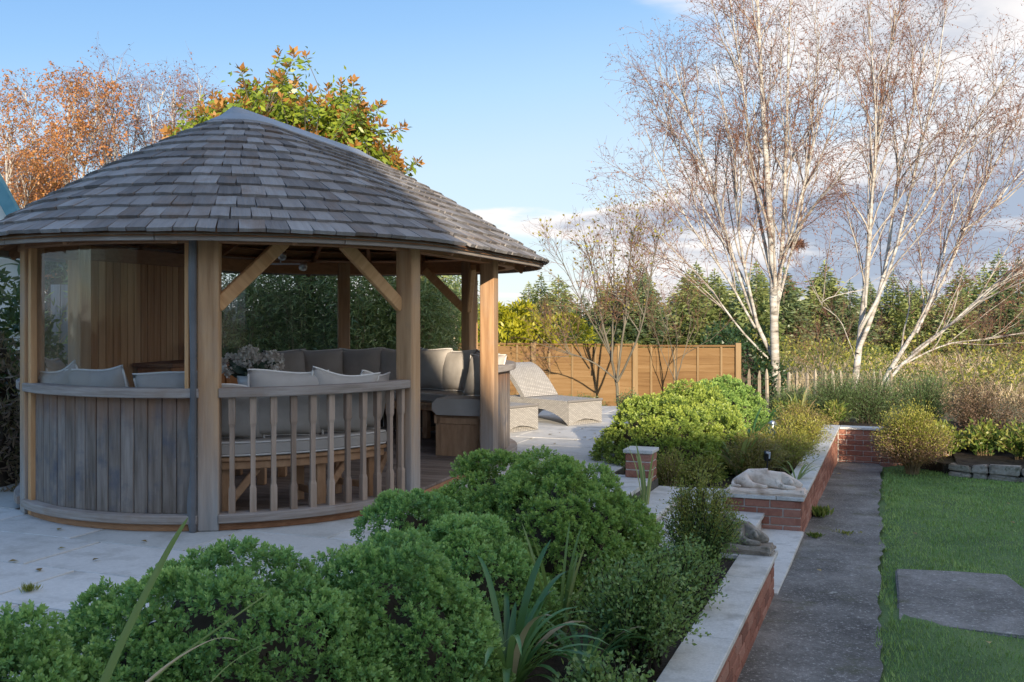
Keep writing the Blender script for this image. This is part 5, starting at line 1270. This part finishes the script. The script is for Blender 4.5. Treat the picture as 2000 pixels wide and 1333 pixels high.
def img(u, v, Y):   # a point on the tree seen at plan depth Y
    return ((u - 1000) / 1944 * Y, Y, 1.5 - (v - 615) / 1944 * Y)
def birch(name, label, base, limb_px, Y, seed, lev, leafn=0, leafm='catkin', leafL=.03, leafW=.015, jit=.6, twig='birch_twig', grp=None, r_in=.085, leafn2=0, sec='birch_limb'):
    r = np.random.default_rng(seed); t = thing(name, label, 'tree', base, grp); limbs = []
    for lp, ra in limb_px:
        dy = r.normal() * jit
        pts = [np.array(img(u, v, Y + dy * min(1, i / 2.0))) for i, (u, v) in enumerate(lp)]
        limbs.append((wob(r, pts, .02), ra * (.72 if not limbs else .62), max(.008, ra * .15)))
    tubes('trunk', to_tubes(limbs), 'birch_bark', t, 8)
    G = grow(r, limbs, lev)
    stuff(tubes('branch', to_tubes(G[0]), sec, t, 5))
    tw = [x for g in G[1:] for x in g]
    stuff(tubes('crown', to_tubes(tw), twig, t, 3))
    if leafn:
        b, d = tip_bits(r, G[-1], leafn); d = unit(unit(d) * .4 + np.array([0, 0, -.5]) + r.normal(size=d.shape) * .5)
        leaves('catkins', b, d, leafL * (.6 + .8 * r.random(len(b))), leafW, leafm, t, None, r)
    return t, G
LV = [dict(n=15, len=2.5, ang=25, rad=.017, k=9, droop=-.05, up=.22, lo=.16, wig=.09, ref=6),
      dict(n=9, len=1.1, ang=36, rad=.006, k=6, droop=.06, up=.10, lo=.12, wig=.14, ref=1.8),
      dict(n=6, len=.58, ang=44, rad=.003, k=4, droop=.25, up=0, lo=.1, wig=.2, ref=.8)]
birch('birch_tree', 'bare white trunked birch standing upright right of the fence end, with a nest', (5.05, 19.2, -.25), [
    ([(1516, 760), (1514, 640), (1512, 520), (1500, 330), (1490, 160), (1478, -80)], .125),
    ([(1514, 640), (1524, 520), (1532, 330), (1536, 150), (1545, -90)], .075),
    ([(1512, 560), (1478, 400), (1462, 250), (1440, 100), (1420, -60)], .06),
    ([(1510, 700), (1470, 620), (1430, 500), (1395, 360), (1350, 230), (1318, 120)], .07),
    ([(1480, 640), (1452, 520), (1440, 420), (1432, 280), (1400, 130)], .05),
    ([(1512, 560), (1540, 490), (1572, 370), (1600, 240), (1650, 110)], .055),
    ([(1518, 600), (1545, 500), (1566, 420), (1582, 260), (1600, 60)], .045),
    ([(1500, 700), (1440, 640), (1370, 540), (1300, 470), (1245, 430)], .035),
    ([(1512, 520), (1490, 400), (1500, 250), (1510, 60)], .045),
    ([(1475, 640), (1420, 540), (1350, 440), (1290, 330), (1262, 250)], .04),
    ([(1462, 560), (1400, 450), (1340, 340), (1300, 200), (1290, 130)], .035)], 19.2, 101, LV, leafn=2, leafL=.04, leafW=.02)
birch('birch_tree', 'bare white birch with several trunks leaning to the right over the rosemary', (6.55, 18.8, -.25), [
    ([(1668, 762), (1672, 690), (1690, 600), (1692, 480), (1702, 330), (1725, 160), (1745, 20)], .095),
    ([(1674, 690), (1712, 610), (1735, 500), (1742, 380), (1782, 230), (1805, 90)], .075),
    ([(1682, 640), (1735, 560), (1765, 430), (1800, 290), (1838, 120), (1850, 20)], .055),
    ([(1690, 600), (1700, 440), (1715, 270), (1700, 100), (1690, -20)], .045),
    ([(1712, 780), (1728, 728), (1790, 650), (1835, 560), (1880, 450), (1930, 330), (1990, 230)], .075),
    ([(1790, 650), (1832, 560), (1845, 460), (1885, 330), (1905, 230)], .045),
    ([(1716, 778), (1735, 722), (1800, 680), (1880, 610), (1930, 555), (1985, 510), (2060, 450)], .055),
    ([(1780, 690), (1850, 640), (1900, 600), (1950, 550), (2030, 520)], .03),
    ([(1742, 720), (1850, 672), (1930, 666), (2010, 650)], .03),
    ([(1670, 700), (1640, 610), (1600, 600), (1590, 590), (1690, 565)], .012),
    ([(1735, 500), (1800, 420), (1870, 300), (1930, 200), (1985, 120)], .04),
    ([(1880, 450), (1930, 420), (1980, 350), (2040, 290)], .035)], 18.8, 102, LV, leafn=2, leafL=.04, leafW=.02)
# nest in the fork
nst = thing('bird_nest', 'twiggy brown bird nest in the fork of the upright birch', 'nest', img(1556, 478, 19.2)); r = np.random.default_rng(5); cN = np.array(img(1556, 476, 19.2))
stuff(tubes('twigs', [(np.array([cN + u * .11 - v_ * .12, cN + u * .11, cN + u * .11 + v_ * .12]), np.array([.004, .005, .004])) for u, v_ in zip(unit(r.normal(size=(160, 3))) * [1.2, 1, .7], unit(r.normal(size=(160, 3))))], 'birch_twig', nst, 3))

# autumn birches far left behind the gazebo
LV2 = [dict(n=13, len=1.8, ang=32, rad=.02, k=7, droop=-.02, up=.22, lo=.12, wig=.1, ref=5),
       dict(n=10, len=.95, ang=42, rad=.007, k=5, droop=.25, up=.05, lo=.12, wig=.15, ref=1.3),
       dict(n=6, len=.62, ang=45, rad=.004, k=4, droop=.5, up=0, lo=.1, wig=.2, ref=.7)]
GA = 'autumn birches behind the gazebo roof'
def ybirch(label, u0, top, Y, seed, leafn, spread=1.0, lm='birch_leaf', base_v=700):
    r = np.random.default_rng(seed); l = []
    for i in range(5):
        off = (i - 2) * 30 * spread + r.normal() * 10; tp = top + abs(i - 2) * 26 + r.normal() * 12
        l.append(([(u0 + off * .1, base_v), (u0 + off * .3, base_v - (base_v - tp) * .35), (u0 + off * .75, base_v - (base_v - tp) * .7), (u0 + off * 1.25, tp + 12)], .10 - .012 * abs(i - 2)))
    x, y, z = img(u0, base_v, Y)
    return birch('birch_tree', label, (x, y, z), l, Y, seed, LV2, leafn, lm, .055, .038, 1.0, grp=GA)
ybirch('thick orange leaved birch at the far left above the gazebo roof', 112, 145, 25, 201, 6)
ybirch('sparser birch keeping a few orange leaves, left of centre behind the roof', 232, 118, 26.5, 202, 1, .9, 'catkin')
ybirch('purple twigged birch next to the magnolia', 352, 140, 26, 203, 1, .75, 'catkin')
ybirch('low orange birch at the left edge of the photo', 20, 240, 24, 204, 5, 1.0)

# magnolia: rosettes of big leaves with rusty young shoots
mg = thing('magnolia_tree', 'broad evergreen magnolia with rusty young shoots behind the gazebo roof', 'tree', (-3.0, 14.6, -.3)); r = np.random.default_rng(301)
trunk = [(polyline([(-3.0, 14.6, -.3), (-2.95, 14.6, 1.6), (-3.1, 14.6, 3.0), (-3.1, 14.6, 4.2)], 9), .12, .03)]
cen = np.array([-3.1, 14.6, 3.15])
tips = []
outline = [(392, 205), (420, 190), (472, 140), (480, 170), (545, 108), (575, 108), (598, 112), (540, 150), (500, 190), (610, 180), (665, 165), (690, 162), (705, 182), (725, 215), (742, 208), (745, 245), (785, 250), (765, 258), (770, 300), (755, 300), (765, 330), (720, 300), (640, 200), (560, 190), (350, 210), (330, 262), (375, 228), (440, 215), (640, 175), (580, 160), (700, 230), (650, 225), (815, 318), (800, 335), (560, 130)]
for (u, v) in outline: tips.append(np.array(img(u, v, 14.6 + r.normal() * .35)))
for i in range(900):
    u = r.uniform(338, 782); f = (u - 345) / 430; top = np.interp(f, [0, .12, .28, .47, .6, .8, .92, 1], [240, 200, 160, 120, 180, 170, 240, 300]); v = top + 12 + (400 - top) * r.random() ** .9
    tips.append(np.array(img(u, v, 14.6 + r.normal() * .55)))
tips = np.array(tips); limbs = []
for i in range(22):
    e = tips[r.integers(len(tips))]; e = cen + (e - cen) * .72; limbs.append((polyline([trunk[0][0][r.integers(3, 7)], (cen + e) / 2 + r.normal(size=3) * .15, e], 7), .035, .01))
lp = np.concatenate([l[0] for l in limbs]); br = []
for e in tips:
    j = np.argmin(np.linalg.norm(lp - e, axis=1) + (lp[:, 2] > e[2]) * .6); br.append((np.array([lp[j], (lp[j] + e) / 2 + r.normal(size=3) * .04 - [0, 0, .04], e]), .010, .005))
tubes('trunk', to_tubes(trunk + limbs), 'grey_bark', mg, 7); stuff(tubes('branch', to_tubes(br), 'grey_bark', mg, 4))
def rosette_mesh(seed, young):
    r = np.random.default_rng(seed); n = 13; a = np.arange(n) * 2.4 + r.random(n) * .3; lv = np.arange(n) / n
    el = -.35 + 1.5 * lv if young else -.5 + 1.1 * lv; D = np.stack([np.cos(a) * np.cos(el), np.sin(a) * np.cos(el), np.sin(el)], -1); b = np.stack([0 * a, 0 * a, -.14 + .2 * lv], -1)
    V, F, rr = leaf_arrays(b, D, .175 * (1.1 - .35 * lv), .072, r, .25 + .6 * r.random(n), .12)
    mi = (lv > .42).astype(int) if young else np.zeros(n, int)
    me = npmesh('leaf_rosette', V, F, rnd=rr, matidx=mi); me.materials.append(MT['magnolia_leaf']); me.materials.append(MT['magnolia_bronze']); return me
RM = [rosette_mesh(i, i % 3 != 2) for i in range(9)]; order = np.argsort(tips[:, 1]); rv, rf, rr_, rm = [], [], [], []
for q, i in enumerate(order):
    d = Vector(unit(tips[i] - cen + np.array([0, -.3, .6]))); M = Matrix.Translation(tips[i]) @ d.to_track_quat('Z', 'Y').to_matrix().to_4x4() @ RZ(random.random() * 6.28) @ Matrix.Scale(random.uniform(.66, .92), 4)
    yg = (i < len(outline)) or random.random() < .66
    me = RM[random.choice([0, 1, 3, 4, 6, 7]) if yg else random.choice([2, 5, 8])]
    if q < 300: mobj('leaf_rosette', me, None, mg, M)
    else:
        for p in me.polygons: b = len(rv); rv += [M @ me.vertices[k].co for k in p.vertices]; rf.append(tuple(range(b, b + 4))); rr_ += [.5] * 4; rm.append(p.material_index)
me = npmesh('crown', np.array([v[:] for v in rv]), np.array(rf), rnd=np.array(rr_), matidx=rm); me.materials.append(MT['magnolia_leaf']); me.materials.append(MT['magnolia_bronze']); stuff(mobj('crown', me, None, mg))
# sparse inner leaves so that the crown reads full
n = 13000; j = r.integers(len(tips), size=n); b = tips[j] - (unit(tips[j] - cen)) * (r.random((n, 1)) * .55) + r.normal(size=(n, 3)) * .10
leaves('foliage', b, unit(r.normal(size=(n, 3)) + [0, 0, .2]), .095, .036, 'magnolia_leaf', mg, .2 + .6 * r.random(n), r)

# bamboo hedge behind the gazebo
def bamboo(label, x, y, h, seed, nc=26, wd=.55, nl=6500, dens_top=True):
    r = np.random.default_rng(seed); t = thing('bamboo', label, 'bamboo', (x, y, -.27), 'bamboo clumps behind the gazebo'); paths = []; B = []; D = []
    for i in range(nc):
        a = r.random() * 6.28; q = math.sqrt(r.random()) * wd * .55; hh = h * (.75 + .3 * r.random()); b = np.array([x + q * math.cos(a), y + q * math.sin(a), -.27]); tip = b + [math.cos(a) * wd * .8 * r.random(), math.sin(a) * wd * .5 * r.random(), hh]
        pts = polyline([b, b * .5 + tip * .5 - [0.1 * math.cos(a), 0.1 * math.sin(a), 0], tip, tip + [.2 * math.cos(a), .2 * math.sin(a), -.12]], 10); paths.append((pts, np.linspace(.011, .003, 10)))
        m = nl // nc; f = (.12 + .88 * r.random(m) ** .8) * 9; i0 = np.minimum(f.astype(int), 8); w_ = (f - i0)[:, None]; bb = pts[i0] * (1 - w_) + pts[i0 + 1] * w_
        B.append(bb + r.normal(size=(m, 3)) * [.20, .18, .10]); D.append(unit(r.normal(size=(m, 3)) * [.8, .8, .3] + [0, 0, -.45]))
    tubes('culm', paths, 'cane', t, 5); B = np.concatenate(B); leaves('foliage', B, np.concatenate(D), .13 * (.6 + .7 * r.random(len(B))), .020, 'bamboo_leaf', t, None, r)
bamboo('bamboo clump behind the left window of the gazebo', -4.85, 12.6, 2.6, 401, 20, .45, 3500)
bamboo('thin pale bamboo clump seen between the left posts', -5.45, 11.7, 2.0, 402, 12, .3, 350)
bamboo('bamboo clump behind the vase of hydrangeas', -3.9, 14.2, 2.6, 403)
bamboo('dense bamboo clump left of the dark rear post', -3.0, 14.4, 2.7, 404, 30, .6, 9000)
bamboo('dense bamboo clump behind the dark rear post', -2.25, 14.3, 2.7, 405, 30, .6, 9000)
bamboo('sun touched bamboo clump right of the dark rear post', -1.55, 14.5, 2.5, 406, 30, .55, 9000)
bamboo('bamboo clump behind the right front gazebo post', -1.25, 15.6, 2.5, 407, 30, .55, 8000)
def bush(name, label, c, rx, ry, h, n, m, seed, L, wd, cat='shrub', grp=None, stemm='stem', inner=True, lobe=.3):
    r = np.random.default_rng(seed); t = thing(name, label, cat, c, grp); p, d, wh, cc = lobed(r, n, rx, ry, h, lobe, 40)
    leaves('foliage', p + np.array(c), unit(d * .5 + r.normal(size=(n, 3)) * .6), L * (.6 + .7 * r.random(n)), wd, m, t, np.clip(.2 + .6 * r.random(n) + .25 * (r.random(len(cc))[wh] - .5), 0, 1), r)
    if inner: core('stems', rx, ry, h, t, c, seed)
    else: tubes('stem', [(polyline([(0, 0, 0), q * .5 + r.normal(size=3) * .1, q], 6) + np.array(c), np.linspace(.015, .005, 6)) for q in cc[:24]], stemm, t, 5)
    return t
bush('laurel_hedge', 'dark laurel hedge at the left edge beside the gazebo post', (-5.35, 9.6, 0), .75, .9, 2.25, 5000, 'laurel_leaf', 411, .10, .04, 'hedge')
bush('dead_fern', 'brown dead fern in the dark corner left of the gazebo', (-4.72, 8.8, 0), .40, .4, 1.15, 3500, 'brown_leaf', 412, .09, .02, 'plant')
bush('laurel_hedge', 'dark evergreen hedge behind the thin bamboo', (-5.75, 13.0, -.3), .75, .5, 3.0, 6000, 'laurel_leaf', 413, .11, .045, 'hedge')
bush('laurel_hedge', 'dark evergreen hedge behind the gazebo seen under the roof', (-3.6, 16.0, -.3), 2.6, .8, 2.4, 8000, 'laurel_leaf', 414, .11, .045, 'hedge')
lb_ = thing('screen_fence', 'weathered grey board screen behind the bamboo in the left window', 'fence', (-5.5, 12.0, -.13))
for i in range(3): mobj('board', box('screen_board', .115, .02, 2.05, .003), 'grey_board', lb_, T(-5.50 + i * .122, 12.0, .84))
# leafy mahonia poking over the roof at the left
strap_plant('mahonia', 'dark pinnate shrub poking up between outbuilding and gazebo roof', (-6.2, 13.0, 2.0), 26, .9, .10, 'laurel_leaf', 415, 1.2, .7)
# yellow shrub over the fence
bush('golden_shrub', 'bright yellow green shrub over the fence by the entrance post', (-.05, 20.3, -.2), 1.05, .7, 2.05, 7500, 'gold_leaf', 421, .13, .05, inner=False, stemm='tan_stem')
bush('golden_shrub', 'smaller yellow green shrub over the fence left of the fruit tree', (1.05, 20.8, -.2), .7, .6, 1.75, 3500, 'gold_leaf', 422, .12, .05, inner=False, stemm='tan_stem')
bush('laurel_hedge', 'dark green evergreen behind the end of the fence below the birch', (4.35, 19.6, -.2), .85, .7, 1.45, 4500, 'laurel_leaf', 423, .10, .045)
bush('laurel_hedge', 'leafy evergreen tree lit by the sun beside the tall pale post', (-1.75, 18.9, -.2), .95, .7, 2.6, 6500, 'perennial_leaf', 424, .10, .05)

# small fruit trees in front of the fence
LV3 = [dict(n=13, len=1.2, ang=34, rad=.014, k=7, droop=-.05, up=.35, lo=.25, wig=.13, ref=2.5), dict(n=8, len=.65, ang=40, rad=.005, k=5, droop=0, up=.2, lo=.15, wig=.18, ref=1), dict(n=5, len=.3, ang=45, rad=.0026, k=4, droop=0, up=.1, lo=.15, wig=.2, ref=.5)]
def fruit(label, base, limb_px, Y, seed, lv, leafn, m='grey_bark'):
    r = np.random.default_rng(seed); t = thing('fruit_tree', label, 'tree', base); limbs = []
    for lp, ra in limb_px:
        dy = r.normal() * .25; limbs.append((wob(r, [np.array(img(u, v, Y + dy * i / 2)) for i, (u, v) in enumerate(lp)], .02), ra * .6, ra * .15))
    tubes('trunk', to_tubes(limbs), m, t, 7); G = grow(r, limbs, lv); stuff(tubes('branch', to_tubes(G[0]), m, t, 5)); stuff(tubes('crown', to_tubes(G[1] + G[2]), 'birch_twig', t, 3))
    if leafn:
        b, d = tip_bits(r, G[2], 1); k = r.random(len(b)) < leafn; b, d = b[k], d[k]; leaves('foliage', b, unit(unit(d) + r.normal(size=d.shape) * .7), .06 * (.6 + .7 * r.random(len(b))), .038, 'fruit_leaf', t, None, r)
fruit('spreading young fruit tree with few yellow leaves in front of the fence', (1.76, 16.6, -.25), [([(1206, 785), (1205, 745), (1190, 690), (1172, 620), (1160, 540), (1140, 470)], .045), ([(1205, 745), (1212, 690), (1225, 610), (1228, 520), (1240, 450)], .038),
      ([(1204, 742), (1160, 705), (1110, 690), (1062, 670), (1045, 650)], .026), ([(1206, 745), (1238, 690), (1262, 600), (1275, 500), (1290, 440)], .034), ([(1190, 690), (1150, 620), (1110, 540), (1085, 480)], .024), ([(1195, 705), (1195, 600), (1200, 500), (1195, 450)], .03)], 16.6, 431, LV3, .42)
fruit('bare twiggy shrub standing against the middle fence panel', (2.75, 17.2, -.25), [([(1322, 775), (1322, 730), (1308, 660), (1300, 590)], .022), ([(1322, 740), (1340, 680), (1352, 610)], .018), ([(1322, 750), (1295, 700), (1275, 640)], .016), ([(1322, 745), (1325, 680), (1322, 600)], .016)], 17.2, 432, LV3[:1] + [dict(n=5, len=.4, ang=40, rad=.005, k=5, droop=0, up=.2, lo=.15, wig=.2, ref=1), LV3[2]], .05, 'bark')
fruit('bare twiggy shrub between the two birches', (5.9, 19.5, -.25), [([(1610, 770), (1600, 700), (1585, 640)], .02), ([(1612, 770), (1625, 690), (1640, 630)], .018), ([(1611, 770), (1570, 720), (1545, 680)], .014), ([(1613, 770), (1660, 700), (1690, 660)], .014)], 19.5, 433, LV3, 0, 'bark')
fruit('leafless shrub in the rough ground at the right edge', (8.4, 18.5, -.25), [([(1885, 790), (1880, 720), (1860, 650)], .02), ([(1885, 790), (1910, 710), (1930, 650)], .018), ([(1886, 790), (1840, 740), (1800, 700)], .014), ([(1886, 790), (1950, 740), (1995, 690)], .014)], 18.5, 434, LV3, .05, 'bark')
# conifer belt
def conifer_mesh(seed, h, R, m):
    r = np.random.default_rng(seed); B, D, Wr, LL = [], [], [], []; z = .03 * h
    while z < h * .985:
        f = z / h; Rz = R * (1 - f) ** .85 * (.8 + .4 * r.random()); nb = int(7 + 5 * (1 - f)); a0 = r.random() * 6.28
        for i in range(nb):
            a = a0 + 6.28 * i / nb + r.normal() * .2; l = Rz * (.7 + .45 * r.random()); m_ = max(3, int(l * 17)); s = (.15 + .85 * r.random(m_)); sag = -.22 * s ** 1.5 * l + .10 * s ** 4 * l
            b = np.stack([np.cos(a) * s * l, np.sin(a) * s * l, z + sag + .1 * l * s], -1) + r.normal(size=(m_, 3)) * .05 * (.3 + l)
            B.append(b); d = unit(np.stack([np.cos(a) + r.normal(size=m_) * .55, np.sin(a) + r.normal(size=m_) * .55, .25 * r.normal(size=m_) - .15], -1)); D.append(d); LL.append(np.full(m_, .34 * (.5 + .5 * min(1, l)))); Wr.append(np.full(m_, np.clip(.1 + .5 * r.random() + .2 * f, 0, 1)))
        z += .05 * h * (.75 + .3 * r.random()) * (.6 + .6 * (1 - f))
    t = np.arange(8); B.append(np.stack([0 * t, 0 * t, h * (.93 + .01 * t)], -1)); D.append(unit(r.normal(size=(8, 3)) * .3 + [0, 0, 1])); LL.append(np.full(8, .25)); Wr.append(np.full(8, .6))
    B, D, LL, Wr = map(np.concatenate, (B, D, LL, Wr)); V, F, rr = leaf_arrays(B, D, LL * (.7 + .6 * r.random(len(LL))), .13 * (LL / .34), r, np.clip(Wr + .2 * (r.random(len(Wr)) - .5), 0, 1), .1)
    me = npmesh('crown', V, F, rnd=rr); me.materials.append(MT[m]); return me
CM = [conifer_mesh(501 + i, 6.0, 2.3 + .35 * (i % 3), 'conifer_needle' if i % 4 else 'conifer_blue_needle') for i in range(6)]
tk = npmesh('trunk', *tube_arrays([(np.array([(0, 0, -.6), (0, 0, 3), (0, 0, 5.7)], float), np.array([.13, .08, .02]))], 7), smooth=True); tk.materials.append(MT['bark'])
pos = []
random.seed(55)
for row, (Y, du) in enumerate(((41, 68), (47, 74), (55, 86))):
    u = 860 + row * 27
    while u < 2120: pos.append((u + random.uniform(-18, 18), Y + random.uniform(-1.5, 1.5), row)); u += du
for i, (u, Y, row) in enumerate(pos):
    x = (u - 1000) / 1944 * Y; zb = float(ground_z(np.array(x), np.array(Y))) - .1
    top_v = np.interp(u, [860, 960, 1010, 1060, 1140, 1280, 1330, 1420, 1480, 1580, 1650, 1760, 1850, 1950, 2120], [530, 540, 560, 535, 545, 515, 520, 540, 520, 505, 535, 540, 545, 500, 520]) + (0, 14, 4)[row] + random.uniform(-24, 26)
    if row == 0: top_v += 12
    h = (1.5 + (615 - top_v) / 1944 * Y) - zb; s = h / 6.0
    nth = sum(1 for q in pos[:i] if q[2] == row)
    words = ['first', 'second', 'third', 'fourth', 'fifth', 'sixth', 'seventh', 'eighth', 'ninth', 'tenth', 'eleventh', 'twelfth', 'thirteenth', 'fourteenth', 'fifteenth', 'sixteenth', 'seventeenth', 'eighteenth', 'nineteenth', 'twentieth']
    t = thing('conifer_tree', f'{words[nth]} conifer from the left in the {("front", "middle", "rear")[row]} row of the far tree belt', 'tree', (x, Y, zb), 'conifers of the far tree belt')
    k = i % 6; M = T(x, Y, zb) @ RZ(random.random() * 6.28) @ Matrix.Diagonal((s * random.uniform(.8, 1.35), s * random.uniform(.8, 1.35), s, 1))
    mobj('crown', CM[k], None, t, M); mobj('trunk', tk, None, t, M)
# rough dry grass and bramble between the garden and the conifers
r = np.random.default_rng(77)
n = 22000; Yg = 18.8 + 19 * r.random(n) ** 1.1; ug = 940 + 1220 * r.random(n); Xg = (ug - 1000) / 1944 * Yg; clump = np.clip(.45 + .6 * np.sin(Xg * 1.7 + np.sin(Yg)) * np.sin(Yg * .9 + Xg * .5), 0.03, 1)
zg = ground_z(Xg, Yg); a = r.random(n) * 6.28; b = np.stack([Xg, Yg, zg], -1); D = np.stack([.5 * np.cos(a), .5 * np.sin(a), .9 + 0 * a], -1)
g = leaves('rough_grass', b, D, (.14 + .36 * r.random(n)) * (.4 + .9 * clump), .018 * (Yg / 20), 'straw', None, None, r, .25); g['label'] = 'dry straw coloured rough grass beyond the garden'
n = 22000; Yg = 19.5 + 20 * r.random(n); ug = 940 + 1220 * r.random(n); Xg = (ug - 1000) / 1944 * Yg; hm = np.clip(np.sin(Xg * .8 + 1.3 * np.sin(Yg * .5)) + .45, 0, 1.4)
b = np.stack([Xg, Yg, ground_z(Xg, Yg) + hm * .65 * r.random(n) ** .7], -1)
g = leaves('undergrowth', b, unit(r.normal(size=(n, 3)) + [0, 0, .4]), .13, .05 * (Yg / 25), 'olive_leaf', None, None, r); g['label'] = 'low green and brown undergrowth beyond the garden'
